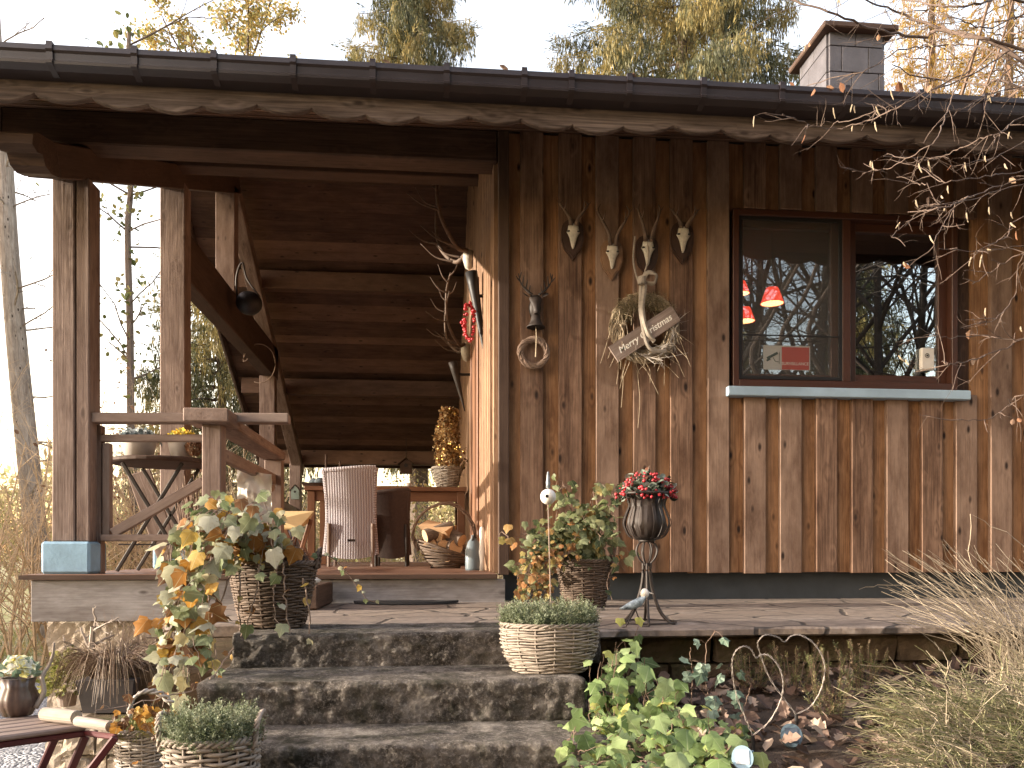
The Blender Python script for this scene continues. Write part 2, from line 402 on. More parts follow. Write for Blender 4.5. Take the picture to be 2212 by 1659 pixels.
isbed=N.math('MULTIPLY',N.math('GREATER_THAN',sp.outputs[2],.14),N.math('LESS_THAN',sp.outputs[1],5.6))
N.l(N.mix(lawn,soil,isbed),b.inputs['Base Color']); b.inputs['Roughness'].default_value=.95
N.bump(n2,.8,.03,b); M['ground']=m
struct(ground_mesh().build('ground',M['ground'],smooth=True))
m,nt,b=newmat('gravel'); N=NT(nt); g=N.attr('gc'); vo=N.n('TexVoronoi'); N.l(g,vo.inputs['Vector']); vo.inputs['Scale'].default_value=38
bw=N.n('SeparateColor'); N.l(vo.outputs['Color'],bw.inputs[0])
N.l(N.ramp(bw.outputs[0],[(0,(.16,.17,.19)),(.6,(.33,.345,.37)),(1,(.52,.52,.54))]),b.inputs['Base Color']); b.inputs['Roughness'].default_value=.9
N.bump(N.math('SUBTRACT',1.0,vo.outputs['Distance']),1,.02,b); M['gravel']=m
gx=np.linspace(-5,0.0,50); gy=np.linspace(2.7,9.6,60); GX,GY=np.meshgrid(gx,gy,indexing='ij'); edge=.25*np.sin(GY*1.7)*(GX<-4)
i=np.arange(49)[:,None]; j=np.arange(59)[None,:]; q=np.stack([i*60+j,(i+1)*60+j,(i+1)*60+j+1,i*60+j+1],-1).reshape(-1,4)
struct(MB().add(np.stack([GX+edge,GY,gheight(GX,GY)+.02+.01*np.sin(GX*4)],-1).reshape(-1,3),[q],.5).build('gravel_path',M['gravel'],smooth=True))

# ------------------------------------------------------------------ rough stone blocks
def rough_block(mb,x0,x1,yf,yb,z0,z1,amp=.012,res=.022,chip=.02,rnd=None,seed=0.0,top_amp=.003):
    nx=max(6,int((x1-x0)/res)); nz=max(4,int((z1-z0)/res)); ny=max(4,int((yb-yf)/(res*1.5)))
    prof=[(yf,z0+(z1-z0-.012)*k/nz,0) for k in range(nz)]+[(yf+.003,z1-.010,1),(yf+.010,z1-.002,1)]
    prof+=[(yf+.016+(yb-yf-.016)*k/ny,z1,2) for k in range(ny+1)]
    prof+=[(yb,z0,3)]
    m_=len(prof); V=np.zeros((nx+1,m_,3))
    for i in range(nx+1):
        x=x0+(x1-x0)*i/nx
        for k,(y,z,t) in enumerate(prof):
            p=Vector((x*1.0,y+seed,z)); n1=mnoise.fractal(p*9,1.0,2.0,4); n2=mnoise.fractal(p*34,1.0,2.0,3)
            e=mnoise.noise(Vector((x*6+seed,3.3,seed)))+.5*mnoise.noise(Vector((x*21+seed,1.3,seed)))
            if t==0: n3=mnoise.noise(p*85); y+=amp*(n1*.55+n2*.6+n3*.45)+.004
            elif t==1: y+=amp*(n1*.6+n2*.5)+max(0,e)*chip; z-=max(0,e-.1)*chip*.9
            elif t==2:
                f=math.exp(-(y-yf)/.04); z+=top_amp*(n1+n2)-max(0,e-.1)*chip*.5*f; y+=max(0,e)*chip*f*.6
            xx=x
            if i in (0,nx): xx+= (amp*n1)*(1 if i==0 else -1)
            V[i,k]=(xx,y,z)
    i=np.arange(nx)[:,None]; k=np.arange(m_-1)[None,:]
    q=np.stack([i*m_+k,(i+1)*m_+k,(i+1)*m_+k+1,i*m_+k+1],-1).reshape(-1,4)
    mb.add(V.reshape(-1,3),[q,np.arange(m_)[None,:],(nx*m_+np.arange(m_))[None,::-1]],rnd)
xs1=(PT(500,1400,2.68)[0],PT(1297,1400,2.68)[0])
# the paved terrace
m,nt,b=newmat('flagstone'); N=NT(nt); g=N.attr('gc'); nz_=N.noise(g,2.5,3,.5)
cb=N.n('VectorMath'); cb.operation='ADD'; N.l(g,cb.inputs[0]); sc_=N.n('VectorMath'); sc_.operation='SCALE'
cx_=N.n('CombineXYZ'); N.l(nz_,cx_.inputs[0]); N.l(nz_,cx_.inputs[1]); N.l(cx_.outputs[0],sc_.inputs[0]); sc_.inputs[3].default_value=.25; N.l(sc_.outputs[0],cb.inputs[1])
vo=N.n('TexVoronoi'); vo.feature='DISTANCE_TO_EDGE'; vo.voronoi_dimensions='2D'; N.l(cb.outputs[0],vo.inputs['Vector']); vo.inputs['Scale'].default_value=3.4
v2=N.n('TexVoronoi'); v2.voronoi_dimensions='2D'; N.l(cb.outputs[0],v2.inputs['Vector']); v2.inputs['Scale'].default_value=3.4
sc2=N.n('SeparateColor'); N.l(v2.outputs['Color'],sc2.inputs[0])
fn=N.noise(g,22,7,.7); col=N.mix(N.ramp(sc2.outputs[0],[(0,(.19,.145,.115)),(.5,(.25,.20,.165)),(1,(.30,.235,.18))]),(.12,.095,.08),N.ramp(fn,[(.35,1.0),(.6,0.0)]))
col=N.mix(col,(.40,.36,.33),N.ramp(N.noise(g,5,6,.7),[(.58,0.0),(.72,.6)]))
jt=N.ramp(vo.outputs['Distance'],[(.018,0.0),(.04,1.0)])
N.l(N.mix((.05,.04,.033),col,jt),b.inputs['Base Color']); b.inputs['Roughness'].default_value=.72
N.bump(N.math('ADD',jt,N.math('MULTIPLY',fn,.35)),.8,.008,b); M['flag']=m
pt=thing('patio','crazy-paved sandstone terrace slab running along the foot of the plank wall','patio',(1,3.5,PZ))
pt['kind']='structure'
def slab(mb,x0,x1,yb,z0,z1,yfn,n=140):
    xs=np.linspace(x0,x1,n); top=[]; vs=[]
    for x in xs:
        y=yfn(x); vs+= [(x,y+.008,z0),(x,y-.002,z0+.006),(x,y,z1-.006),(x,y+.008,z1),(x,yb,z1)]
    k=5; i=np.arange(n-1)[:,None]; j=np.arange(k-1)[None,:]
    q=np.stack([i*k+j,(i+1)*k+j,(i+1)*k+j+1,i*k+j+1],-1).reshape(-1,4)
    mb.add(vs,[q,np.arange(k)[None,:],((n-1)*k+np.arange(k))[None,::-1]])
mb=MB(); slab(mb,xs1[1]+.004,6.5,4.6,PZ-.03,PZ,lambda x:2.69+.04*math.sin(x*1.1)+.018*mnoise.noise(Vector((x*3,0,0)))+.01*mnoise.noise(Vector((x*14,2,0)))+.05*(x-.4)*.3)
mb.build('slab',M['flag'],pt)
mb=MB(); slab(mb,-1.02,xs1[1],4.6,PZ-.05,PZ-.002,lambda x:3.06+.008*math.sin(x*9)); mb.build('landing',M['flag'],pt)
wl=MB()
for row in range(5):
    x=xs1[1]+.03; z0=PZ-.035-.095*(row+1)
    while x<6.3:
        L=random.uniform(.14,.36); rough_block(wl,x,x+L,2.83+random.uniform(-.012,.02),3.1,z0,z0+.088,amp=.012,res=.03,chip=.02,seed=x+row*3)
        x+=L+.01
wl.build('retaining_wall',M['darkrubble'],pt)
st=thing('stone_steps','broad rough-hewn dark stone steps climbing to the terrace','steps',(0,2.4,.8))
for k,(xa,xb,yf,yb,z0,z1) in enumerate([(xs1[0],xs1[1],2.68,3.055,Z(-.356),Z(-.250)),
        (PT(425,1500,2.36)[0],PT(1262,1500,2.36)[0],2.36,2.76,Z(-.475),Z(-.356)),
        (PT(520,1600,2.09)[0],PT(1315,1600,2.09)[0],2.09,2.44,Z(-.60),Z(-.475)),
        (-1.05,.5,1.80,2.38,Z(-.73),Z(-.602))]):
    s_=MB(); rough_block(s_,xa,xb,yf,yb,z0,z1-.003*0,amp=.0105,res=.0085,chip=.016,seed=k*5.7,top_amp=.002); s_.build('step',M['step'],st,True)
s_=MB(); rough_block(s_,-1.0,.4,2.75,4.3,.2,Z(-.37),amp=.01,res=.08); s_.build('footing',M['darkrubble'],st)

# ================================================================== CABIN
house=thing('cabin','weathered timber cabin with board-and-batten wall, roofed side terrace and long brown gutter','cabin',(XC,WY,DK))
def part(mb,name,mat,parent=house,label=None,smooth=False):
    o=mb.build(name,M[mat] if isinstance(mat,str) else mat,parent,smooth)
    if label: o['label']=label
    return o
WB=Z(-.098)                    # bottom of cladding
RU=lambda y: (ZC+2.31+.42*(y-4.5)) if y<7.9 else (ZC+3.738-.58*(y-7.9))    # roof underside
wx0,wx1=PT(1580,600,WY)[0],PT(2063,600,WY)[0]; wz0,wz1=Z(.935),Z(1.93)
XR=6.2
# recessed boards and lapped front boards
fronts=[.532+.2085*k for k in range(0,28)]
mb=MB(); mf=MB()
for k,xc in enumerate([.532-.2085]+fronts):
    a=xc+.045; bb=xc+.2085-.045
    if a>XR: break
    a=max(a,XC+.012)
    for (z0,z1) in ([(WB,RU(WY)-.01)] if (bb<wx0 or a>wx1) else [(WB,wz0-.02),(wz1,RU(WY)-.01)]):
        if (a<wx0<bb): pass
        mb.box(a,bb,WY,WY+.022,z0+random.uniform(-.003,.003),z1,2,b=.002)
for k,xc in enumerate(fronts):
    if xc>XR: break
    a,bb=xc-.063+random.uniform(-.003,.003),xc+.063+random.uniform(-.003,.003)
    segs=[(WB,RU(WY)-.012)] if (bb<wx0+.01 or a>wx1-.01) else [(WB,wz0-.02),(wz1+.003,RU(WY)-.012)]
    for (z0,z1) in segs: mf.box(a,bb,WY-.032,WY-.001,z0+random.uniform(-.006,.004),z1,2,b=.0025)
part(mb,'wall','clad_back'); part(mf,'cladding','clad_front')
mb=MB(); mb.box(XC-.012,XC+.045,WY-.05,WY-.002,WB-.01,RU(WY)-.02,2,b=.003); part(mb,'corner_board','beam')
# inner walls and structure behind
mb=MB()
mb.box(XC+.03,wx0,WY+.023,WY+.14,WB+.01,Z(2.28),2); mb.box(wx1,XR,WY+.023,WY+.14,WB+.01,Z(2.28),2)
mb.box(wx0,wx1,WY+.023,WY+.14,WB+.01,wz0-.03,2); mb.box(wx0,wx1,WY+.023,WY+.14,wz1+.03,Z(2.28),2)
part(mb,'wall_core','beam')
# terrace side wall with battens
mb=MB(); y=WY+.02; k=0
while y<10.9:
    z1=RU(y+.1)-.02 if y<7.9 else RU(y+.2)-.02
    mb.box(XC+.002,XC+.024,y,y+.165,WB,z1-.04,2,b=.002)
    mb.box(XC-.034,XC+.001,y+.01,y+.088,WB,z1-.04,2,b=.003); y+=.165; k+=1
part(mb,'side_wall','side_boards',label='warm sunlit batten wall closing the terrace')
mb=MB()
for (y0,y1) in ((5.95,6.07),(6.95,7.07)): mb.box(XC-.05,XC-.023,y0,y1,DK,Z(2.0),2,b=.004)
mb.box(XC-.05,XC-.023,6.07,6.95,Z(1.9),Z(2.0),1,b=.004); mb.box(XC-.040,XC-.023,6.07,6.95,DK,Z(1.9),2)
part(mb,'door','teak')
mb=MB(); mb.box(XR,XR+.1,WY,10.9,WB-.1,RU(WY)-.05,2); mb.box(XC+.03,XR,10.8,10.9,WB,Z(1.9),2)
part(mb,'outer_wall','beam')
mb=MB(); mb.box(XC+.03,XR,WY+.06,WY+.16,.9,WB+.009,0)
part(mb,'plinth','plinth')
mb=MB(); mb.box(XC+.04,XR,WY+.15,8.0,Z(-.1),Z(-.08),0); mb.box(1.0,XR,8.0,8.06,Z(-.1),Z(2.6),2); mb.box(XC+.04,XR,WY+.14,8.0,Z(2.24),Z(2.26),0)
part(mb,'room_lining',plain('dark_room',(.06,.035,.022),.8))
# roof slabs (boards below, tiles above)
RXL,RXR=-2.42,6.6
mb=MB()
def ceilboards(y0,y1):
    n=int(round(abs(y1-y0)/.105))
    for k in range(n):
        a=y0+(y1-y0)*k/n; c=y0+(y1-y0)*(k+1)/n
        zA,zB=RU(a+1e-4 if y1>7.9 else a),RU(c-1e-4)
        x=RXL
        dz=.0+random.uniform(0,.003)
        cuts=[RXL, random.uniform(.9,2.2), RXR]
        for u,v in zip(cuts[:-1],cuts[1:]):
            g_=.005; L=v-u; o=np.array([random.random()*9,random.random()*9,random.random()*9])
            c8=np.array([[u,a+g_,zA+dz],[v-.002,a+g_,zA+dz],[v-.002,c,zB+dz],[u,c,zB+dz],[u,a+g_,zA+.03],[v-.002,a+g_,zA+.03],[v-.002,c,zB+.03],[u,c,zB+.03]])
            mb.hexa(c8,random.random(),c8[:,[0,1,2]]+o)
ceilboards(3.785,7.9); ceilboards(7.9,12.02)
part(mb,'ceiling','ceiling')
mb=MB()
for (ya,yb) in ((3.785,7.9),(12.06,7.9)):
    za,zb=RU(3.785 if ya<7 else 12.02)+.032,ZC+3.738+.032
    n=14
    for k in range(n):
        t0,t1=k/n,(k+1)/n; y0,y1=ya+(yb-ya)*t0,ya+(yb-ya)*t1; z0,z1=za+(zb-za)*t0,za+(zb-za)*t1
        yA,yB=(y0,y1)
        c8=np.array([[RXL-.03,yA,z0],[RXR,yA,z0],[RXR,yB,z1],[RXL-.03,yB,z1],[RXL-.03,yA,z0+.055],[RXR,yA,z0+.055],[RXR,yB,z1+.02],[RXL-.03,yB,z1+.02]])
        if yb<ya: c8=c8[[3,2,1,0,7,6,5,4]]
        mb.hexa(c8)
part(mb,'roof',plain('roof_tile',(.10,.06,.05),.8,var=.4,scale=6,bumpd=.01),label='dark tiled roof slopes')
# back eave board and barge boards
mb=MB(); mb.box(RXL,RXR,12.022,12.05,RU(12.02)-.10,RU(12.02)+.03,0)
part(mb,'eave_board','beam')
def barge(ya,yb,x0,x1,h):
    b_=MB(); za,zb=RU(ya),RU(yb-.001 if yb<=7.9 else yb)
    b_.bar((x0,ya,za-.04),(x0,yb,zb-.04),x1,h); return b_
part(barge(3.75,7.89,RXL-.02,.03,.17),'barge_board','fascia'); 
b_=MB(); b_.bar((RXL-.02,7.91,ZC+3.70),(RXL-.02,12.02,RU(12.02)-.04),.03,.17); part(b_,'barge_board','fascia')
# scalloped fascia under the gutter
def scallop():
    xs=np.arange(RXL-.02,RXR,.0125); bot=[]; x=RXL
    for x_ in xs:
        u=((x_+2.42)/.235)%1.0
        z=Z(1.975)-.024*math.sin(math.pi*u)+ (.006*math.exp(-((u-.0)/.035)**2)+.006*math.exp(-((u-1)/.035)**2))+.012*math.sin(x_*2*math.pi/.94)
        bot.append(z)
    v=[];n=len(xs)
    for x_,z in zip(xs,bot):
        v+=[(x_,3.750,z+.004),(x_,3.754,z),(x_,3.778,z),(x_,3.778,Z(2.12)),(x_,3.750,Z(2.12))]
    k=5; i=np.arange(n-1)[:,None]; j=np.arange(k)[None,:]
    q=np.stack([i*k+j,i*k+(j+1)%k,(i+1)*k+(j+1)%k,(i+1)*k+j],-1).reshape(-1,4)
    g=np.array(v)[:, [0,1,2]]*np.array([.8,1,1.0])+3
    return MB().add(v,[q[:, ::-1],np.arange(k)[None,:],((n-1)*k+np.arange(k))[None,::-1]],.35,g)
part(scallop(),'fascia_board','fascia',label='wavy-edged weathered fascia board')
# gutter
gp=[(3.765,Z(2.125)),(3.655,Z(2.128)),(3.652,Z(2.138)),(3.640,Z(2.138)),(3.638,Z(2.118)),(3.645,Z(2.108)),(3.648,Z(2.078)),(3.640,Z(2.072)),(3.642,Z(2.062)),(3.655,Z(2.056)),(3.675,Z(2.048)),(3.748,Z(2.045)),(3.748,Z(2.06))]
mb=MB(); 
outer=gp[1:]; inner=[(y+.006 if y<3.7 else y-.004,z+.006) for y,z in outer][::-1]
mb.prism(outer+inner,lambda a,b,d:(d,a,b),RXL-.05,RXR)
gut=part(mb,'gutter','gutter',label='long dark brown metal gutter')
bx=[107,290,462,633,805,965,1133,1235,1360,1520,1690,1830,1990,2130]
for x in bx:
    X=PT(x,150,3.64)[0]; bm=MB()
    pr=[(y-.006,z) for y,z in gp[2:10]]+[(3.71,Z(2.042)),(3.71,Z(2.039))]+[(y-.0095,z) for y,z in gp[2:10]][::-1]
    bm.prism(pr,lambda a,b,d:(d,a,b),X-.013,X+.013); bm.box(X-.012,X+.012,3.632,3.66,Z(2.139),Z(2.152),0)
    bm.build('bracket',M['gutter'],gut)
# purlins, rafters, tie beam, posts
mb=MB(); mb.box(-2.22,XC-.013,WY+.0,WY+.16,Z(2.14),Z(2.315),0,b=.008)
# carved nose of the plate
nose=[(-2.22,2.315),(-2.22,2.14),(-2.27,2.15),(-2.31,2.19),(-2.33,2.24),(-2.36,2.28),(-2.40,2.30),(-2.40,2.315)]
mb.prism([(a,Z(b)) for a,b in nose],lambda a,b,d:(a,d,b),WY+.001,WY+.159)
part(mb,'wall_plate','beam',label='thick horizontal plate beam over the terrace opening')
for (yy,sg) in ((6.1,1),(7.9,0),(9.05,-1),(10.5,-1),(11.75,-1)):
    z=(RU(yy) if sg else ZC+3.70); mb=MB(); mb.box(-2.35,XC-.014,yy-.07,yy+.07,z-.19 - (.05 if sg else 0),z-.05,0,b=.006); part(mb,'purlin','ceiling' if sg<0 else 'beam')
def raft(p,q_,h=.16,w=.16): 
    b_=MB(); b_.bar(p,q_,w,h,b=.006); return part(b_,'rafter','post' if p[1]>7 else 'beam')
xr=XL+.09; rb=lambda y:(RU(y)-.35+.075)
raft((xr,4.18,rb(4.18)),(xr,7.95,rb(7.9))); raft((xr,7.9,rb(7.91)),(xr,11.85,rb(11.85)),.15,.14)
mb=MB(); tail=[(4.19,.0),(4.19,.155),(3.98,.11),(3.93,.08),(3.92,.03),(3.97,.015),(4.02,.03),(4.05,-.01),(4.11,-.02)]
z0=rb(4.18)-.078; mb.prism([(y,z0+z*1.0) for y,z in tail],lambda a,b,d:(d,a,b),xr-.079,xr+.079); part(mb,'rafter_tail','beam')
mb=MB(); mb.bar((xr,6.25,Z(2.22)),(xr,9.9,Z(2.22)),.14,.36,b=.008); part(mb,'tie_beam','beam')
def post(Y,z0,z1,wd=.18,base=True,seam=False,name='post'):
    m_=MB()
    if seam:
        m_.box(XL,XL+.112,Y,Y+.15,z0,z1,2,b=.006,rnd=.2); m_.box(XL+.119,XL+.185,Y+.003,Y+.15,z0,z1,2,b=.006,rnd=.45); m_.box(XL+.10,XL+.13,Y+.02,Y+.14,z0,z1,2)
    else: m_.box(XL,XL+wd,Y,Y+wd*.9,z0,z1,2,b=.006)
    o=part(m_,name,'post')
    if base:
        bm=MB(); e=.028; bm.box(XL-e-.01,XL+wd+e-.01,Y-.04,Y+.19,DK+.001,DK+.168,2,b=.012); bm.build('post_base',M['blue'],o)['label']='pale blue painted post foot'
    return o
post(4.5,DK+.168,Z(1.965),.185,True,True); post(6.2,DK+.16,rb(6.25)-.07,.175); post(7.73,Z(2.40),rb(7.9)-.09,.17,False,name='king_post'); post(9.63,DK,Z(2.04),.17,False); post(11.6,.02,rb(11.6)-.06,.15,False)
# terrace floor
dk=MB(); y=4.385
while y<11.9:
    dk.box(-2.06,XC-.024,y,y+.118,DK-.028,DK+random.uniform(-.001,.001),0,b=.002); y+=.122
part(dk,'deck_floor','deck')
mb=MB(); mb.box(-2.03,XC+.02,4.405,4.45,PZ-.09,DK-.030,0,b=.003,rnd=.3); part(mb,'deck_fascia','grey_board',label='pale grey board facing the deck edge')
mb=MB(); mb.box(-2.075,XC-.03,4.372,4.3845,DK-.026,DK-.004,0); part(mb,'deck_nosing','beam')
mb=MB(); mb.box(-2.0,-1.9,4.5,11.8,PZ-.06,DK-.03,1); mb.box(-.9,-.8,4.5,11.8,PZ-.06,DK-.03,1); part(mb,'joist','beam')
# stone pier under the corner
pr=MB(); zt=PZ-.095; k=0
rows=[(.17,[(-2.0,-1.55),(-1.54,-1.46)]),(.15,[(-1.99,-1.72),(-1.71,-1.50)]),(.16,[(-2.01,-1.60),(-1.59,-1.49)]),(.16,[(-2.0,-1.75),(-1.74,-1.5)]),(.16,[(-2.02,-1.6),(-1.59,-1.5)]),(.22,[(-2.0,-1.78),(-1.77,-1.5)])]
for h,cells in rows:
    for (a,c) in cells: rough_block(pr,a,c,4.52,4.9,zt-h+.008,zt,amp=.012,res=.025,chip=.015,seed=k*1.7); k+=1
    zt-=h
part(pr,'stone_pier','rubble')
# window
wd=thing('window','two-leaf brown timber window reflecting bare trees','window',((wx0+wx1)/2,WY,wz0))
wd.parent=house; wd.location=tuple(np.array(WL['window'])-np.array(WL['cabin']))
del wd['category']
fr=MB(); T=.035
ya,yb=WY-.028,WY+.10
fr.box(wx0,wx0+T,ya,yb,wz0,wz1,2,b=.003); fr.box(wx1-T,wx1,ya,yb,wz0,wz1,2,b=.003); fr.box(wx0+T,wx1-T,ya,yb,wz1-T,wz1,0,b=.003); fr.box(wx0+T,wx1-T,ya,yb,wz0,wz0+.045,0,b=.003)
xm=PT(1828,600,WY)[0]; fr.box(xm-.03,xm+.02,ya+.012,yb,wz0+.045,wz1-T,2,b=.003)
frame=part(fr,'frame','winwood',wd)
def sash(a,c,z0,z1,y0,t,name='sash'):
    s_=MB(); s_.box(a,a+t,y0,y0+.04,z0,z1,2,b=.003); s_.box(c-t,c,y0,y0+.04,z0,z1,2,b=.003); s_.box(a+t,c-t,y0,y0+.04,z0,z0+t,0,b=.003); s_.box(a+t,c-t,y0,y0+.04,z1-t,z1,0,b=.003)
    return part(s_,name,'winwood',wd)
gl,nt,b=newmat('window_glass'); N=NT(nt); tr=N.n('BsdfTransparent'); gs=N.n('BsdfGlossy'); gs.inputs['Roughness'].default_value=.004; gs.inputs['Color'].default_value=(.84,.93,1,1)
tr.inputs['Color'].default_value=(.96,.97,.96,1); fz=N.n('LayerWeight'); fz.inputs[0].default_value=.35
mx=N.n('MixShader'); N.l(N.math('ADD',N.math('MULTIPLY',fz.outputs['Fresnel'],.5),.24),mx.inputs[0]); N.l(tr.outputs[0],mx.inputs[1]); N.l(gs.outputs[0],mx.inputs[2]); N.l(mx.outputs[0],nt.nodes['Material Output'].inputs[0])
M['glass']=gl
def pane(mb,a,c,z0,z1,y): 
    return mb.box(a,c,y,y+.004,z0,z1,0)
s1=sash(wx0+T,xm-.03,wz0+.045,wz1-T,WY+.03,.045); g1=MB(); pane(g1,wx0+T+.04,xm-.07,wz0+.085,wz1-T-.04,WY+.045); g1.build('glass_pane',gl,s1)
s2=sash(xm+.02,wx1-T,wz0+.045,wz1-T,WY+.025,.05); g2=MB(); pane(g2,xm+.065,wx1-T-.045,wz0+.09,wz1-T-.045,WY+.04); g2.build('glass_pane',gl,s2)
# insect screen in front of the left leaf
sc,nt,b=newmat('insect_screen'); N=NT(nt); tr=N.n('BsdfTransparent'); df=N.n('BsdfDiffuse'); df.inputs['Color'].default_value=(.11,.105,.10,1); mx=N.n('MixShader'); mx.inputs[0].default_value=.22
N.l(tr.outputs[0],mx.inputs[1]); N.l(df.outputs[0],mx.inputs[2]); N.l(mx.outputs[0],nt.nodes['Material Output'].inputs[0])
sf=MB(); a,c,z0,z1=wx0+T,xm-.032,wz0+.05,wz1-T
y0=WY-.016
for q_ in ((a,a+.018,z0,z1),(c-.018,c,z0,z1)): sf.box(q_[0],q_[1],y0,y0+.012,q_[2],q_[3],2)
sf.box(a+.018,c-.018,y0,y0+.012,z0,z0+.018,0); sf.box(a+.018,c-.018,y0,y0+.012,z1-.018,z1,0); sf.box(a+.018,c-.018,y0,y0+.01,Z(1.23),Z(1.235),0)
fo=part(sf,'screen_frame','black',wd); q_=MB(); q_.box(a+.018,c-.018,y0+.004,y0+.005,z0+.018,z1-.018,0); q_.build('insect_screen',sc,fo)
sl=MB(); sx0,sx1=PT(1573,835,WY-.07)[0],PT(2097,850,WY-.07)[0]
sl.box(sx0,sx1,WY-.075,WY+.02,wz0-.055,wz0-.003,0,b=.004); part(sl,'sill','sill',wd,'pale blue-grey window sill')
# chimney
cx0,cx1=PT(1790,150,7.4)[0],PT(1908,150,7.4)[0]
sl_=stone('slate',[(.3,(.07,.066,.072)),(.5,(.10,.095,.105)),(.7,(.14,.135,.15))],3,.004,rough=.3)
ch=MB(); zz=Z(3.3); r_=0
while zz<Z(4.85):
    h=.24; a=cx0; off=[0,.22,.12][r_%3]
    for cxx in ([cx0]+[cx0+off+.26*i for i in range(0,4) if cx0<cx0+off+.26*i<cx1-.04]):
        nxt=min([v for v in [cx0+off+.26*i for i in range(0,4)]+[cx1] if v>cxx+.01 and v<=cx1] or [cx1])
        ch.box(cxx+.003,nxt-.003,7.385+.0,7.41,zz,zz+h-.008,0,b=.003)
    for sx in (cx0-.02,cx1-.005):
        y_=7.41
        while y_<7.96:
            y2=min(7.97,y_+.26+ (.1 if r_%2 else 0)); ch.box(sx,sx+.025,y_+.003,y2-.003,zz,zz+h-.008,1,b=.003); y_=y2
    zz+=h; r_+=1
ch.box(cx0+.004,cx1-.004,7.411,7.96,Z(3.2),Z(4.86),2)
cho=part(ch,'chimney',sl_,label='slate-clad chimney above the gutter')
cc=MB(); cc.box(cx0-.09,cx1+.10,7.30,8.08,Z(4.86),Z(4.915),0,b=.01); cc.build('chimney_cap',M['beam'],cho)
# downpipe at the far post
dp=MB(); P_=sm([(-2.2,11.95,RU(12)-.1),(-2.2,11.9,1.9),(-2.0,11.75,1.75),(-1.93,11.55,1.6),(-1.93,11.55,.1)],5); dp.tube(P_,.04,8); part(dp,'downpipe','gutter',smooth=True)
# fallen leaves caught in the gutter are scattered later
# ================================================================== TREES AND BACKGROUND
def grow(mb, p, d, L, r, lev, maxlev, kids=3, spread=.6, droop=0., sides=5, tips=None, wob=.18, segs=5, kfrom=.3, shrink=.62):
    p=np.array(p,float); d=np.array(d,float); d/=np.linalg.norm(d); pts=[p.copy()]; dd=d.copy()
    for k in range(segs):
        dd=dd+rng.normal(size=3)*wob*(.6 if lev==0 else 1)+np.array([0,0,-droop]); dd/=np.linalg.norm(dd)
        p=p+dd*L/segs; pts.append(p.copy())
    rr=r*np.linspace(1,.45 if lev<maxlev else .25,segs+1)
    mb.tube(pts,rr,max(3,sides-lev),cap=False)
    if tips is not None and lev>=maxlev-1: tips.extend([(pts[k],dd.copy(),lev) for k in range(1,segs+1)])
    if lev<maxlev:
        for k in range(kids+(1 if lev==0 else 0)*kids):
            t=kfrom+(1-kfrom)*(k+random.random())/(kids*(2 if lev==0 else 1)); i=min(segs-1,int(t*segs)); q=pts[i]+(pts[i+1]-pts[i])*(t*segs-i)
            a=rng.normal(size=3); a-=a.dot(dd)*dd; a/=np.linalg.norm(a)
            nd=d*(1-spread)+a*spread; 
            grow(mb,q,nd,L*shrink*random.uniform(.7,1.15)*(1.15-.4*t),r*np.interp(t,[0,1],[1,.45])*.6,lev+1,maxlev,kids,spread,droop,sides,tips,wob,segs,.2,shrink)
LEAF_T=(np.array([[0,0,0],[.32,.35,.06],[.30,.75,.04],[0,1.05,-.08],[-.30,.75,.04],[-.32,.35,.06],[0,.5,-.02]]),[np.array([[0,1,6],[1,2,6],[2,3,6],[3,4,6],[4,5,6],[5,0,6]])])
QUAD_T=(np.array([[0,0,0],[.16,.45,.03],[0,1,0],[-.16,.45,.03]]),[np.array([[0,1,2,3]])])
def ivy_t(seed=0,lob=1.0):
    r_=random.Random(seed)
    pts=[(0,.03),(.24,-.09),(.47,.06),(.43,.28),(.50,.50),(.27,.60),(0,1.0),(-.27,.60),(-.50,.50),(-.43,.28),(-.47,.06),(-.24,-.09)]
    v=[(x*(1+r_.uniform(-.1,.1)),y,-.35*x*x+ .10*r_.uniform(-1,1)-(.14*y*y)) for x,y in pts]+[(0,.28,.04)]
    n=len(pts); f=np.array([[i,(i+1)%n,n] for i in range(n)]); return np.array(v),[f]
IVY=[ivy_t(k) for k in range(3)]
NEED=[]
def spray_t(seed,n=12,L=1.0,wd=.05,sl=.28,hang=False):
    r_=np.random.default_rng(seed); v=[];f=[]
    for k in range(n):
        t=k/n; b=np.array([0,t*L,0.]); a=r_.uniform(0,2*math.pi); o=np.array([math.cos(a)*.8,.75,math.sin(a)*.8]); o/=np.linalg.norm(o)
        s_=sl*(1-.4*t)*r_.uniform(.7,1.2); pr=np.cross(o,r_.normal(size=3)); pr/=np.linalg.norm(pr); i=len(v)
        v+=[b,b+o*s_*.5+pr*wd,b+o*s_,b+o*s_*.5-pr*wd]; f.append([i,i+1,i+2,i+3])
    return np.array(v),[np.array(f)]
SPR=[spray_t(k,12,1.0,.045,.42) for k in range(3)]
def curtain_t(seed,n=14):
    r_=np.random.default_rng(seed); v=[];f=[]
    for k in range(n):
        b=np.array([r_.normal()*.07,r_.uniform(-.05,.75),r_.normal()*.07]); L=r_.uniform(.2,.38); w_=.022; pr=r_.normal(size=3); pr[1]=0; pr/=np.linalg.norm(pr); o=np.array([r_.normal()*.12,1,r_.normal()*.12]); i=len(v)
        v+=[b,b+o*L*.45+pr*w_,b+o*L,b+o*L*.45-pr*w_]; f.append([i,i+1,i+2,i+3])
    return np.array(v),[np.array(f)]
CUR=[curtain_t(k+9) for k in range(3)]
M['needle']=leafmat('spruce_needles',[(.055,.06,.028),(.10,.105,.05),(.17,.155,.07),(.34,.26,.09),(.22,.19,.085)],.35)  # golden tone in the ramp paints sunlight onto the needles
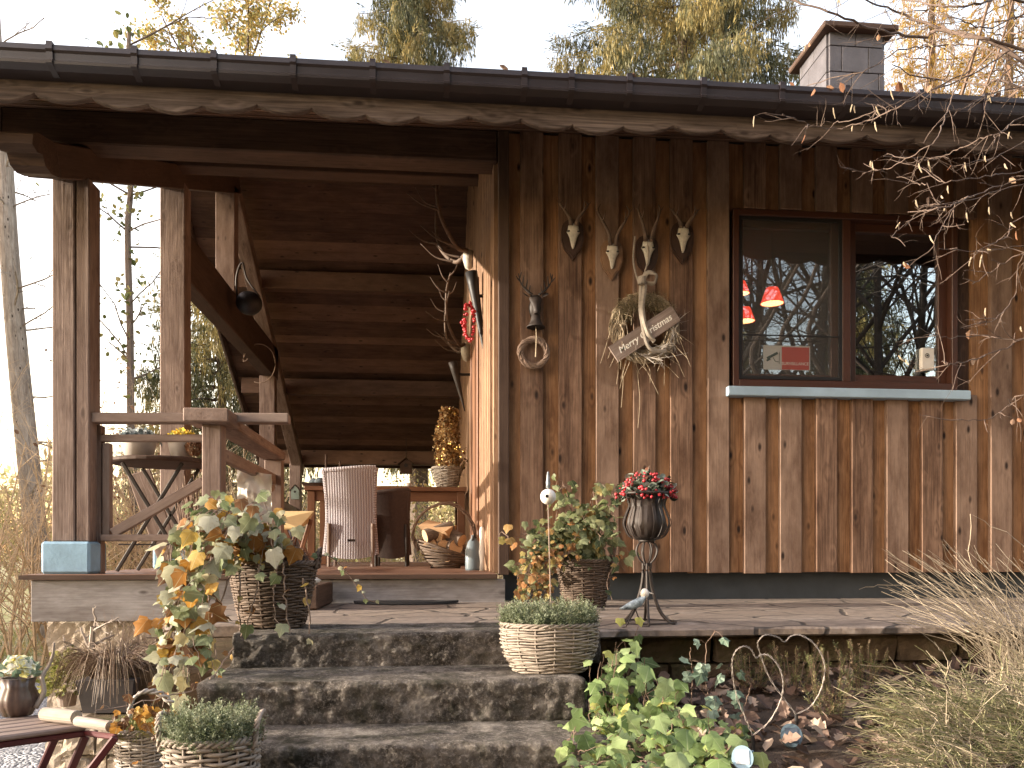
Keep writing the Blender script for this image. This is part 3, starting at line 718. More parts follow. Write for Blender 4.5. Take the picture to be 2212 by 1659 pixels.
M['needle_gold']=leafmat('larch_needles',[(.42,.26,.05),(.55,.36,.08),(.62,.45,.13),(.45,.30,.08),(.30,.20,.06)],.5)
M['leaf_gold']=leafmat('golden_leaves',[(.40,.30,.10),(.50,.40,.15),(.30,.28,.12),(.24,.25,.12),(.45,.30,.10)],.5)
M['leaf_green']=leafmat('hedge_leaves',[(.07,.09,.03),(.13,.15,.05),(.20,.20,.07),(.28,.24,.09)],.4)
M['leaf_dry']=leafmat('dry_leaves',[(.16,.07,.035),(.22,.11,.06),(.30,.17,.10),(.13,.075,.05),(.36,.24,.16)],.15,rough=.7)
M['reed']=leafmat('tan_grass',[(.42,.34,.18),(.55,.46,.26),(.36,.34,.15),(.30,.30,.12)],.4)
def spruce(x,y,h,Rb,label,group,zmin=.1,dens=1.0,matn='needle',hang=.75,name='spruce_tree',size=.34,T=None):
    T=T or CUR
    t=thing(name,label,'tree',(x,y,0),group); tr=MB()
    path=[(x+.12*math.sin(z*.5),y+.1*math.cos(z*.4),z) for z in np.linspace(0,h,14)]; tr.tube(path,np.linspace(h*.014,.02,14),9)
    P_=[];D_=[];S_=[]
    z=h*zmin
    while z<h*.985:
        L0=Rb*(1-z/h)**.75+.15; nb=random.randint(4,6); a0=random.random()*6.3
        for k in range(nb):
            a=a0+k*2*math.pi/nb+random.uniform(-.3,.3); L=L0*random.uniform(.65,1.12); n=7
            pts=[]
            for i in range(n+1):
                u=i/n; pts.append([x+math.cos(a)*L*u+.05*random.uniform(-1,1),y+math.sin(a)*L*u,z-.55*L*u*u*.8+.28*L*u**3+random.uniform(-.03,.03)])
            pts=np.array(pts); tr.tube(pts,np.linspace(.035,.008,n+1)*(.5+.5*L/Rb),4,cap=False)
            m_=int(L*26*dens)
            for q in range(m_):
                u=(.12+.88*random.random()**.8)*n; i=min(n-1,int(u)); p=pts[i]+(pts[i+1]-pts[i])*(u-i)
                side=random.uniform(-1,1)*.32*L*(1-u/n*.6); p=p+np.array([-math.sin(a)*side,math.cos(a)*side,-abs(side)*.25])
                P_.append(p); hd=random.random()<hang
                D_.append([random.uniform(-.3,.3),random.uniform(-.3,.3),-1] if hd else [math.cos(a)*.8+random.uniform(-.5,.5),math.sin(a)*.8+random.uniform(-.5,.5),random.uniform(-.5,.2)]); S_.append(size*random.uniform(.6,1.3)*(1.1 if hd else .8))
        z+=random.uniform(.28,.42)*(h/15)**.5
    P_=np.array(P_);D_=np.array(D_);S_=np.array(S_); fo=MB(); R_=rot_dir(D_); cl=np.clip(.5+.35*np.sin(P_[:,0]*2.1+P_[:,2]*1.7)+rng.normal(size=len(P_))*.2,0,1)
    for k in range(3):
        s_=slice(k,None,3); fo.inst(*T[k],P_[s_],R_[s_],S_[s_]*1.25,cl[s_])
    tr.build('trunk',M['bark'],t); fo.build('crown',M[matn],t); return t
def deciduous(x,y,h,label,group,r=.16,leaves=0,leaf=.1,matn='leaf_gold',bark='bark',lev=4,kids=3,spread=.55,name='bare_tree',droop=0.,lean=(0,0),z0=0.0,kfrom=.3,shrink=.62,cat='tree',trunk_part='trunk'):
    t=thing(name,label,cat,(x,y,z0),group); tr=MB(); tips=[]
    grow(tr,(x,y,z0-.1),(lean[0],lean[1],1),h,r,0,lev,kids,spread,droop,7,tips,.07,6,kfrom,shrink)
    tr.build(trunk_part,M[bark],t)
    if leaves and tips:
        idx=rng.integers(0,len(tips),leaves); P_=np.array([tips[i][0] for i in idx])+rng.normal(size=(leaves,3))*leaf*1.6
        fo=MB(); fo.inst(*LEAF_T,P_,rotm(leaves),leaf*rng.uniform(.6,1.2,leaves),rng.random(leaves)); fo.build('crown',M[matn],t)
    return t
CATK=[]
def copy_thing(root,loc,rz,label,sc=1.0):
    r=root.copy(); COL.objects.link(r); r.location=loc; r.rotation_euler=(0,0,rz); r.scale=(sc,sc,sc*random.uniform(.92,1.08)); r['label']=label
    for ch in list(root.children):
        c=ch.copy(); COL.objects.link(c); c.parent=r
    return r
g1_='trees standing behind the cabin roof'
a=PT(895,100,21); spruce(a[0],a[1],20.5,3.7,'green spruce rising above the gutter left of centre',g1_,.22,2.7,size=.36)
a=PT(1475,100,18); spruce(a[0],a[1],20.5,5.6,'broad drooping spruce above the roof between the two gutter trees and the chimney',g1_,.22,2.7,size=.36)
a=PT(600,100,19); deciduous(a[0],a[1],12.5,'slender tree with pale golden leaves above the roof, left of the spruces',g1_,.12,26000,.075,'leaf_gold',lev=4,kids=5,spread=.40,shrink=.34,kfrom=.45,lean=(0,0),name='golden_tree')
a=PT(470,600,17); spruce(a[0],a[1],9.5,2.6,'grey-green conifer seen between the terrace posts',None,.12,1.0,size=.38)
for k,(px,Y,h,rb_) in enumerate([(2010,22,21,3.6),(2180,19,19,3.4),(2420,25,22,3.5)]):
    a=PT(px,100,Y); spruce(a[0],a[1],h,rb_,['golden larch right of the chimney behind the hazel twigs','golden larch at the right edge above the gutter','golden larch standing just beyond the right edge'][k],'golden larches right of the chimney',.25,.75,'needle_gold',.3,'larch_tree',.40)
for k,(px,Y) in enumerate([(1960,14),(2120,15),(2300,13)]):
    a=PT(px,100,Y); deciduous(a[0],a[1],8.5,['tangled bare tree just right of the chimney','tangled bare tree in front of the golden larches','bare tree above the right end of the gutter'][k],'bare trees right of the chimney',.12,0,bark='twig',lev=4,kids=4,spread=.5,name='bare_tree')
# left edge: birch trunk, ivy-grown trunk, thicket
t=thing('birch_tree','pale leaning birch trunk at the left edge beyond the terrace','tree',tuple(PT(95,1380,14.5)))
mb=MB(); pth=sm([PT(x,y,Y) for x,y,Y in [(105,1400,14.6),(82,1200,14.6),(62,1000,14.4),(38,760,14.2),(20,540,14),(8,330,14),(-8,150,13.9),(-20,-100,13.8),(-20,-500,13.6)]],5)
mb.tube(pth,np.linspace(.20,.08,len(pth)),12)
for k in range(26):
    i=random.randint(8,len(pth)-2); a=random.random()*6.28; grow(mb,pth[i],(math.cos(a),math.sin(a),.3),random.uniform(.4,1.4),.018,0,2,2,.5,.02,4,None,.2,4)
mb.build('trunk',M['birch'],t)
t=thing('ivy_clad_tree','thin ivy-grown trunk seen between the two front terrace posts','tree',tuple(PT(290,1330,13)))
mb=MB(); pth=sm([PT(x,y,13) for x,y in [(292,1330),(290,1100),(283,900),(281,700),(276,500),(282,400),(270,250),(280,60)]],5); mb.tube(pth,np.linspace(.07,.03,len(pth)),7)
tp=[]
for k in range(20):
    i=random.randint(4,len(pth)-2); a=random.random()*6.28; grow(mb,pth[i],(math.cos(a)+.5,math.sin(a)*.4,.4),random.uniform(.5,1.6),.015,0,2,2,.5,.02,4,tp,.25,4)
mb.build('trunk',M['bark'],t); P_=np.concatenate([pth[rng.integers(0,len(pth),300)]+rng.normal(size=(300,3))*.10,np.array([tp[i][0] for i in rng.integers(0,len(tp),350)])+rng.normal(size=(350,3))*.12])
fo=MB(); fo.inst(*LEAF_T,P_,rotm(650),.10*rng.uniform(.6,1.2,650)); fo.build('crown',M['leaf_green'],t)
def shrub(x,y,h,w,n,label,mat='twig_tan',group=None,leaves=0,lm='leaf_gold',lev=3,lean=0,cat='shrub',r0=.02,spread=.42,z0=0):
    t=thing('bare_shrub' if not leaves else 'shrub',label,cat,(x,y,z0),group); mb=MB(); tips=[]
    for k in range(n):
        a=random.random()*6.28; s_=random.random()**.6
        grow(mb,(x+math.cos(a)*w*.3*s_,y+math.sin(a)*w*.3*s_,z0-.05),(math.cos(a)*.45*s_+lean,math.sin(a)*.45*s_,1),h*random.uniform(.6,1.05),r0,0,lev,3,spread,.0,5,tips,.12,5,.15)
    mb.build('stems',M[mat],t)
    if leaves:
        idx=rng.integers(0,len(tips),leaves); P_=np.array([tips[i][0] for i in idx])+rng.normal(size=(leaves,3))*.06
        fo=MB(); fo.inst(*LEAF_T,P_,rotm(leaves),.06*rng.uniform(.6,1.3,leaves)); fo.build('foliage',M[lm],t)
    return t
gs_='bare shrubs along the garden edge'
for k,(px,Y,h,w,n,lb) in enumerate([(60,10.2,2.6,1.6,13,'tan bare thicket at the left edge beside the cabin corner'),(-60,11.5,3.4,2,12,'taller bare thicket half outside the left edge'),(170,12.5,2.8,1.8,11,'bare shrub behind the front corner post'),(300,13.5,2.2,1.8,10,'bare shrub seen through the cross-braced railing'),
    (470,12.8,3.6,2.2,14,'bare arching shrub seen between the second and fourth posts'),(545,14,3.2,2.2,12,'bare arching shrub beside the far terrace post'),(400,16,2.6,2.5,10,'low bare shrub far behind the terrace table')]):
    a=PT(px,1199,Y); shrub(a[0],a[1],h,w,n,lb,group=gs_,lev=3,lean=-.35 if k in(4,5) else 0,leaves=(500 if k in (4,) else 0),lm='leaf_dry')
for k,(px,Y,h) in enumerate([(720,14.5,2.3),(800,15.5,2.5),(900,14.5,2.2),(980,15.5,2.5),(650,15,2.4)]):
    a=PT(px,1199,Y); shrub(a[0],a[1],h,2.2,10,['yellow-green bush behind the wicker chair','yellow-green bush left of the hanging birdhouse','yellow-green bush right of the hanging birdhouse','yellow-green bush behind the lit little tree','yellow-green bush behind the far post'][k],leaves=1500,lm='leaf_gold' if k%2 else 'reed',group='bushes glimpsed under the far eave',lev=2)
# far wood and tall grass: uncountable masses
mb=MB(); n=5200; X_=rng.uniform(-75,60,n); Y_=36+rng.uniform(0,8,n)+np.abs(X_)*.1; hh=(3.2+1.8*np.sin(X_*.23)+1.2*np.sin(X_*.71+1))*rng.random(n)**.7
mb.inst(*SPR[0],np.stack([X_,Y_,hh],1),rot_dir(rng.normal(size=(n,3))+np.array([0,0,.8])),rng.uniform(.9,2.2,n)); tag(mb.build('far_wood',M['reed']),'hazy tan line of far-off woodland beyond the lawn','woodland',kind='stuff')
mb=MB(); n=9000; X_=rng.uniform(-9,5,n); Y_=rng.uniform(9.5,17,n); kk=rng.random(n)<(.35+.5*(np.sin(X_*1.3+Y_)>0)); X_,Y_=X_[kk],Y_[kk]; n=len(X_)
BL=(np.array([[-.03,0,0],[.03,0,0],[.02,.5,.05],[0,1,.2]]),[np.array([[0,1,2,3]])])
mb.inst(*BL,np.stack([X_,Y_,np.zeros(n)],1),rot_dir(rng.normal(size=(n,3))*.25+np.array([0,0,1])),np.stack([np.full(n,.4),rng.uniform(.08,.22,n),np.full(n,.5)],1)); tag(mb.build('grass',M['reed']),'rough yellow-green grass on the lawn beyond the terrace','grass',kind='stuff')
# trees behind the viewer: they shade the wall and mirror in the window panes
gb='bare trees facing the cabin front'
b1=deciduous(4.2,-4.6,10,'bare tree with a thick forked trunk facing the window, nearest the cabin',gb,.11,0,bark='bark_dark',lev=4,kids=5,spread=.5,z0=.2,kfrom=.18)
b2=deciduous(7.4,-6.5,11,'tall bare tree facing the right window leaf',gb,.11,0,bark='bark_dark',lev=4,kids=5,spread=.45,z0=.2,kfrom=.15)
for k,(x,y,src,s_,lb) in enumerate([(6.2,-9.5,b1,1.2,'second row bare tree facing the left window leaf'),(9.5,-8,b2,1.1,'second row bare tree opposite the right window jamb'),(11.8,-7,b1,1.0,'bare tree far right of the window view'),(8.6,-12.5,b1,1.35,'third row bare tree facing the window'),(13.5,-13,b2,1.3,'third row bare tree to the far right'),
    (1.5,-9,b2,1.1,'bare tree straight behind the garden steps'),(-2.5,-11,b1,1.2,'bare tree behind the steps to the left'),(4.4,-13,b2,1.3,'third row bare tree behind the steps')]):
    copy_thing(src,(x,y,.1),random.random()*6.28,lb,s_)
for k,(x,y,h) in enumerate([(10.5,-22,14),(5.0,-24,15),(-1.5,-24,14),(16.5,-22,15)]):
    spruce(x,y,h,4.4,['dark spruce right of the facing trees','tall dark spruce opposite the window','dark spruce behind the garden steps','dark spruce at the far right of the facing wood',''][k],'spruces facing the cabin front',.06,.4,size=.8)
for k,(x,y,h) in enumerate([(-2.2,-8.5,13),(1.2,-12.5,15),(17.5,-4.5,13),(20,2,12)]):  # unseen dense spruces, added to block low sky and darken the upper wall
    spruce(x,y,h,3.8,['dense spruce straight behind the steps','dense spruce left of the window view','dense spruce on the right facing side','dense spruce beyond the right end of the wall'][k],'unseen spruces added to darken the upper wall',.02,.55,size=.95,T=SPR)
a=spruce(15.0,-10.5,12,3.4,'golden larch mirrored in the right window leaf',None,.1,.6,'needle_gold',.3,'larch_tree',.6)
shrub(10.0,-5.2,2.6,3,10,'golden beech bush mirrored low in the right window leaf',leaves=3500,lm='leaf_gold',lev=3,r0=.03)
# unseen conifers added west of the terrace to shade the side wall's back
for k,(x,y,h) in enumerate([(-13,8.9,12),(-17.5,13.5,13)]): spruce(x,y,h,3.6,['dark conifer left of the terrace, nearer one','dark conifer left of the terrace, farther one'][k],'unseen conifers added to shade the side wall',.03,.6,size=.7)
# leaves lying in the gutter
P_=[];
for k in range(46):
    x=random.uniform(-1.2,4.8)+ (0 if random.random()<.5 else 1.0); P_.append([x,3.66+random.uniform(-.01,.05),Z(2.138)+random.uniform(-.002,.01)])
fo=MB(); P_=np.array(P_); fo.inst(*LEAF_T,P_,rotm(len(P_),(0,0,1),.5),rng.uniform(.03,.06,len(P_))); tag(fo.build('fallen_leaves',M['leaf_dry']),'reddish dead leaves lying along the gutter rim','leaves',kind='stuff')
# hazel with catkins hanging in from the right
hz=thing('hazel_bush','bare hazel with dangling catkins reaching in from the top right','bush',(3.9,2.3,1.0))
HB=[([(2600,500),(2212,135),(2038,67),(1995,80),(1908,67),(1808,33),(1700,-4),(1640,-40)],3.3,.016,.004),
 ([(2600,300),(2212,110),(2100,80),(2021,57),(1940,25),(1868,0),(1800,-30)],3.1,.012,.004),([(2600,420),(2212,192),(2125,182),(2041,172),(1975,163),(1930,140)],3.2,.010,.003),
 ([(2600,150),(2212,5),(2120,8),(2040,14),(1958,-2),(1900,-20)],2.9,.010,.003),([(2300,200),(2160,120),(2091,97),(2000,102),(1941,110),(1875,150),(1808,167),(1741,187)],3.3,.007,.0025),
 ([(2180,110),(2100,160),(1995,203),(1925,240),(1870,262),(1808,277),(1755,273),(1691,247)],2.9,.006,.002),([(2100,150),(1991,203),(1908,233),(1835,260),(1798,265)],3.0,.005,.002),
 ([(2110,100),(2055,213),(2035,267),(2015,310),(1958,343),(1908,367),(1841,373)],2.8,.005,.002),([(2400,200),(2208,255),(2168,283),(2125,298),(2075,320),(2025,343),(1975,342),(1911,337)],2.9,.005,.002),
 ([(2500,340),(2212,370),(2141,380),(2055,392),(2020,385),(1975,345)],2.8,.005,.002),([(2500,330),(2212,387),(2125,413),(2058,443),(2008,453),(1958,460)],2.7,.006,.002),([(2500,360),(2212,398),(2110,428),(2050,440),(1990,445)],2.75,.005,.002),
 ([(2100,425),(2068,437),(2040,480),(2021,513),(2018,550)],2.7,.004,.0015),([(2030,447),(1985,460),(1941,497),(1925,512)],2.7,.003,.0015),([(2000,400),(1975,396),(1955,395)],2.7,.003,.0015),([(2500,420),(2212,544),(2141,587),(2101,614)],2.6,.005,.0015),
 ([(2500,650),(2212,731),(2185,746),(2108,774),(2055,786),(2033,779)],2.6,.005,.0015),([(2500,700),(2191,731),(2125,724),(2041,731),(1981,707)],2.6,.004,.0015),([(2500,780),(2212,854),(2191,867),(2135,904),(2068,907)],2.5,.004,.0015),
 ([(2500,400),(2212,467),(2175,511),(2121,537),(2100,548)],2.7,.005,.0015),([(2500,480),(2212,531),(2108,542),(2028,537)],2.7,.004,.0015),([(2040,172),(2060,120),(2044,60),(2010,20),(1990,-20)],3.2,.006,.002),([(2212,30),(2130,60),(2060,40),(1990,25)],3.0,.006,.002),
 ([(2240,500),(2205,560),(2190,640),(2150,690),(2110,700)],2.6,.004,.0015),([(2220,300),(2150,340),(2100,350),(2060,372)],2.9,.004,.0015),([(2300,60),(2180,150),(2130,230),(2140,290)],3.0,.005,.002),([(2300,160),(2150,200),(2080,235),(2022,268)],2.85,.005,.0015)]
M['hazel']=plain('hazel_bark',(.135,.095,.075),.85,var=.5,scale=30)
bm=MB(); cat=[]; dl=[]; tr0=np.array([3.9,2.3,1.0])
for pts,Y,r0,r1 in HB:
    P_=[PT(x,y,Y+.12*math.sin(i*1.3+Y*7)) for i,(x,y) in enumerate(pts)]; pth=sm(P_,6); pth[:]+=rng.normal(size=pth.shape)*.0025
    rr=np.linspace(r0*.55,r1*.6,len(pth)); bm.tube(pth,rr,6)
    n=len(pth)
    for k in range(int(n*.30)):
        i=random.randint(int(n*.15),n-2); t_=pth[i+1]-pth[i]; t_/=np.linalg.norm(t_); a=rng.normal(size=3); a-=a.dot(t_)*t_; a/=np.linalg.norm(a)
        L=random.uniform(.04,.16)*(1.4 if r0>.007 else 1); tp=[]
        grow(bm,pth[i],t_*.7+a*.7+np.array([0,0,-.1]),L,max(.0016,rr[i]*.4),0,1,1,.5,.03,4,tp,.2,4)
        if tp and random.random()<.32:
            e=tp[-1][0]; 
            for c_ in range(random.randint(1,3)):
                o=rng.normal(size=3)*.006; cl_=random.uniform(.016,.034); cat.append([e+o,e+o*1.5+[0,0,-cl_*.5],e+o*2.2+[.003,0,-cl_]])
        if tp and random.random()<.10: dl.append(tp[-1][0])
for z_ in (-1.0,0,1.0): bm.tube(sm([tr0+[0.05*z_,z_*.1,-.2],tr0+[.1+.1*z_,.1+z_*.1,.8],PT(2560,330,2.8+z_*.15),PT(2520,60,3.0+z_*.2),PT(2500,-200,3.2)],5),np.linspace(.03,.01,21),7)
bm.build('branches',M['hazel'],hz); 
for p_ in cat[::2][:60]: MB().tube(p_,[.0020,.0030,.0013],5).build('catkin',M['straw'],hz)
fo=MB(); dl=np.array(dl); fo.inst(*LEAF_T,dl,rot_dir(rng.normal(size=(len(dl),3))*.4-np.array([0,0,1])),rng.uniform(.02,.04,len(dl))); fo.build('dry_leaves',M['leaf_dry'],hz)
# ================================================================== WALL DECORATIONS
FY=WY-.034                     # face of the front boards
def stag_tube(mb,pts,r0,r1,n=6): p=sm(pts,5); mb.tube(p,np.linspace(r0,r1,len(p)),n)
def skull(name,x,y,s_,label,ant,light=False,rz=0,antcurve=.2):
    """roe skull trophy; (x,y)=centre of the plaque in the survey, s_=plaque height units"""
    c=PT(x,y,FY); h=s_*MPP(x,FY); w_=h*.56
    t=thing(name,label,'trophy',c,'roe deer skull trophies on the plank wall')
    pl=[]; 
    for a in np.linspace(0,math.pi,12): pl.append((math.cos(a)*w_*.5,h*.22+math.sin(a)*h*.26))
    pl+=[(-w_*.5,-.05*h),(-w_*.40,-.25*h),(-w_*.15,-.42*h),(0,-.54*h),(w_*.15,-.42*h),(w_*.40,-.25*h),(w_*.5,-.05*h)]
    mb=MB(); mb.prism(pl,lambda a,b,d:(c[0]+a,d,c[2]+b),FY-.001,FY-.014); mb.prism([(a*.86,b*.88) for a,b in pl],lambda a,b,d:(c[0]+a,d,c[2]+b),FY-.0145,FY-.019)
    mb.build('plaque',M['plaque_light' if light else 'plaque'],t)
    # skull: tapered lofted snout with cheek bones
    mb=MB(); prof=[(.30,.10,.07),(.24,.145,.10),(.16,.155,.11),(.09,.19,.10),(.04,.15,.09),(-.04,.105,.08),(-.14,.075,.065),(-.24,.05,.05),(-.30,.022,.03)]
    n=12; V=[]
    for zz,a,b in prof:
        for k in range(n):
            an=2*math.pi*k/n; V.append((c[0]+math.cos(an)*a*h*.9,FY-.02-(.5+.5*math.sin(an))*b*h*1.4,c[2]+zz*h+.02*h))
    m_=len(prof); i=np.arange(m_-1)[:,None]; j=np.arange(n)[None,:]; q=np.stack([i*n+j,i*n+(j+1)%n,(i+1)*n+(j+1)%n,(i+1)*n+j],-1).reshape(-1,4)
    mb.add(V,[q,np.arange(n)[None,:],((m_-1)*n+np.arange(n))[None,::-1]]); sk=mb.build('skull',M['bone'],t,True)
    eb=MB()
    for sg in (-1,1):
        if sg==1: eb.build('eye_socket',M['black'],sk); eb=MB()
        eb.lathe([(0,-.02*h),(.036*h,-.012*h),(.042*h,0),(.036*h,.012*h),(0,.02*h)],(c[0]+sg*.125*h,FY-.02-.115*h,c[2]+.12*h),8)
    eb.build('eye_socket',M['black'],sk)
    for sg in (-1,1):
        ab=MB(); b0=c+np.array([sg*.07*h,-.05,.30*h]); L=ant*h
        pts=[b0,b0+[sg*.04*h,-.006,L*.25],b0+[sg*antcurve*h*.8,-.018,L*.55],b0+[sg*antcurve*h*1.25,-.014,L*.82],b0+[sg*antcurve*h,-.008,L]]
        ab.tube([b0-[0,0,.04*h],b0],[.05*h,.055*h],8); stag_tube(ab,pts,.058*h,.012*h)
        q0=np.array(pts[2]); stag_tube(ab,[q0,q0+[-sg*.02*h,-.03,.10*h],q0+[-sg*.03*h,-.036,.2*h]],.02*h,.006*h,5)
        q0=np.array(pts[3]); stag_tube(ab,[q0,q0+[sg*.06*h,.006,.06*h],q0+[sg*.09*h,.004,.12*h]],.014*h,.005*h,5)
        ab.build('antler',M['antler'],t,True)
skull('skull_trophy',1236,517,86,'roe skull on dark shield, highest and leftmost of the four',.55,False,antcurve=.22)
skull('skull_trophy',1320,560,86,'roe skull on oak shield with long antlers, second from the left',.95,True,antcurve=.26)
skull('skull_trophy',1396,552,88,'roe skull with narrow antlers directly above the ribbon bow',.85,False,antcurve=.16)
skull('skull_trophy',1472,524,90,'roe skull on dark oval shield, rightmost of the four beside the window',.42,False,antcurve=.18)
# stag head door bell
c=PT(1155,665,FY); u=MPP(1155,FY)
t=thing('stag_head','cast-iron stag head holding a bell above the small twig wreath','ornament',c)
mb=MB(); n=12; prof=[(36,6,5),(32,11,12),(24,14,20),(14,11,28),(2,7.5,34),(-6,7.5,38),(-12,6,38)]; V=[]
for zz,a,b in prof:
    for k in range(n):
        an=2*math.pi*k/n; V.append((c[0]+math.cos(an)*a*u,FY-.004-(b*.35+b*.65*(.5+.5*math.sin(an)))*u,c[2]+(zz-10)*u))
m_=len(prof); i=np.arange(m_-1)[:,None]; j=np.arange(n)[None,:]; q=np.stack([i*n+j,i*n+(j+1)%n,(i+1)*n+(j+1)%n,(i+1)*n+j],-1).reshape(-1,4)
mb.add(V,[q,np.arange(n)[None,:],((m_-1)*n+np.arange(n))[None,::-1]]); mb.prism([(math.cos(a)*22,math.sin(a)*30-6) for a in np.linspace(0,6.28,20,endpoint=False)],lambda a,b,d:(c[0]+a*u*.6,d,c[2]+b*u*.8+4*u),FY-.001,FY-.008); mb.build('head',M['iron'],t,True)
for sg in (-1,1):
    mb=MB(); q0=c+np.array([sg*12*u,-.03,20*u]); mb.inst(*LEAF_T,np.array([q0]),rot_dir(np.array([[sg,-.2,.45]])),[.045]); mb.build('ear',M['iron'],t)
    mb=MB(); b0=c+np.array([sg*7*u,-.03,24*u]); P_=sm([b0,b0+[sg*13*u,-.005,10*u],b0+[sg*25*u,-.01,24*u],b0+[sg*30*u,-.008,44*u]],6); mb.tube(P_,np.linspace(3.0*u,1.0*u,len(P_)),6)
    for f,dx,dz in ((.2,-2,14),(.42,-5,18),(.6,-3,20),(.75,9,10),(.85,-4,12)):
        q0=P_[int(f*(len(P_)-1))]; stag_tube(mb,[q0,q0+[sg*dx*.6*u,-.006,dz*.5*u],q0+[sg*dx*u,-.012,dz*u]],2*u,.7*u,5)
    mb.build('antler',M['iron'],t,True)
mb=MB(); bc=c+np.array([0,-.048,-46*u]); mb.lathe([(0,30*u),(5*u,30*u),(9*u,26*u),(11*u,14*u),(15*u,4*u),(20*u,0),(20*u,-2*u),(17*u,0),(10*u,10*u),(6*u,24*u),(0,26*u)],bc,20); mb.build('bell',M['iron'],t,True)
mb=MB(); rp=sm([bc+[0,-.005,0],bc+[.002,-.008,-20*u],bc+[0,-.01,-50*u],bc+[-.002,-.012,-66*u]],5); mb.tube(rp,np.linspace(.002,.0045,len(rp)),6); mb.build('bell_rope',M['straw'],t)
def wreath(name,x,y,Ro,Ri,label,n,mat,extra=None,Y=FY-.03,cat='wreath'):
    c=PT(x,y,Y); u=MPP(x,Y); t=thing(name,label,cat,c); mb=MB(); Rm=(Ro+Ri)/2*u; rt=(Ro-Ri)/2*u
    for k in range(n):
        a0=random.random()*6.28; ph=random.random()*6.28; tw=random.uniform(1.5,4); q_=random.uniform(.5,1.0)*rt; span=random.uniform(1.2,3.0)
        A=np.linspace(0,span,12); P_=[(c[0]+(Rm+math.cos(ph+tw*a)*q_)*math.cos(a0+a),c[1]+math.sin(ph+tw*a)*q_*.55,c[2]+(Rm+math.cos(ph+tw*a)*q_)*math.sin(a0+a)) for a in A]
        mb.tube(P_,np.linspace(1,.5,12)*random.uniform(1.2,2.3)*u,5)
    mb.build('twig_ring',M[mat],t); return t,c,u
wreath('twig_wreath',1153,762,36,22,'small round twig wreath hanging under the iron stag head',90,'twig')
t,c,u=wreath('christmas_wreath',1392,708,78,48,'large straw and twig wreath with lettered board and linen ribbon',230,'straw')
mb=MB()
for k in range(60):
    a=random.uniform(.1,5.9)+1.2; R0=random.uniform(48,76)*u; b0=c+np.array([math.cos(a)*R0,-.01-random.random()*.03,math.sin(a)*R0])
    d=np.array([random.uniform(-.5,.5),-.15,-1.0])+np.array([-math.sin(a),0,math.cos(a)])*random.uniform(-.9,.9); L=random.uniform(.04,.17)*(1.6 if (a%6.28)>3.6 and random.random()<.07 else 1)
    P_=sm([b0,b0+d*L*.5+rng.normal(size=3)*.008,b0+d*L+rng.normal(size=3)*.02+[0,0,-.01]],4); mb.tube(P_,np.linspace(.0022,.0008,len(P_)),4)
for x,y0,y1 in ((1376,800,925),(1340,760,880),(1330,740,830)):
    P_=sm([PT(x,y0,FY-.03),PT(x+6,(y0+y1)/2,FY-.035),PT(x+2,y1,FY-.025)],6); mb.tube(P_,.0012,4)
mb.build('loose_straw',M['straw'],t)
mb=MB(); n=700; A=rng.uniform(.6,2.8,n); R0=rng.uniform(44,80,n)*u
mb.inst(*spray_t(5,5,1,.03,.6),np.stack([c[0]+np.cos(A)*R0,c[1]-rng.random(n)*.045,c[2]+np.sin(A)*R0],1),rot_dir(rng.normal(size=(n,3))*.5+np.array([0,-.3,-1])),rng.uniform(.02,.05,n)); mb.build('dry_moss',leafmat('dry_moss',[(.12,.10,.05),(.22,.18,.10),(.36,.29,.18)],.3),t)
mb=MB()
for k in range(26):
    a=random.uniform(-1.9,.2); R0=62*u; b0=c+np.array([math.cos(a)*R0,-.035,math.sin(a)*R0]); d=np.array([-math.sin(a),-.1,math.cos(a)])*random.choice([1,1,-1])+rng.normal(size=3)*.25; grow(mb,b0,d,random.uniform(.05,.13),.003,0,1,2,.4,0,5,None,.15,4)
P_=sm([PT(1400,775,FY-.07),PT(1440,772,FY-.08),PT(1487,762,FY-.08)],5); mb.tube(P_,np.linspace(.004,.001,len(P_)),5)
mb.build('silvery_twig',M['wicker_pale'],t)
# lettered board
A0=PT(1326,765,FY-.085); A1=PT(1458,678,FY-.085); ang=math.atan2(A1[2]-A0[2],A1[0]-A0[0]); LB=np.linalg.norm(A1-A0); e1=(A1-A0)/LB; e2=np.array([-e1[2],0,e1[0]])
pc=(A0+A1)/2; mb=MB(); HB_=.048
c8=[pc+e1*sx*LB/2*1.02+e2*sz*HB_+np.array([0,sy*.007,0]) for sz in (-1,1) for sx,sy in ((-1,-1),(1,-1),(1,1),(-1,1))]
mb.hexa(np.array(c8),.3,np.array([[0,0,0],[.3,0,0],[.3,.02,0],[0,.02,0],[0,0,.07],[.3,0,.07],[.3,.02,.07],[0,.02,.07]])); bd=mb.build('name_board',M['rail'],t)
def text_mesh(s_,size,origin,e1,e2,mat,parent,name='lettering',shear=0,ext=.0004,align='CENTER',en=None,bold=0):
    cu=bpy.data.curves.new('txt','FONT'); cu.body=s_; cu.size=size; cu.align_x=align; cu.align_y='CENTER'; cu.extrude=ext; cu.shear=shear; cu.offset=bold
    ob=bpy.data.objects.new('txt',cu); COL.objects.link(ob); bpy.context.view_layer.update()
    me=bpy.data.meshes.new_from_object(ob.evaluated_get(bpy.context.evaluated_depsgraph_get())); bpy.data.objects.remove(ob)
    e1=np.array(e1,float); e2=np.array(e2,float); e3=np.cross(e1,e2); org=np.array(WL.get(parent.name,(0,0,0)))
    for v in me.vertices: v.co=Vector(np.array(origin)+e1*v.co.x+e2*v.co.y+e3*v.co.z-org)
    me.name=name; me.materials.clear(); me.materials.append(mat); o=bpy.data.objects.new(name,me); COL.objects.link(o); o.parent=parent; WL[o.name]=tuple(org); return o
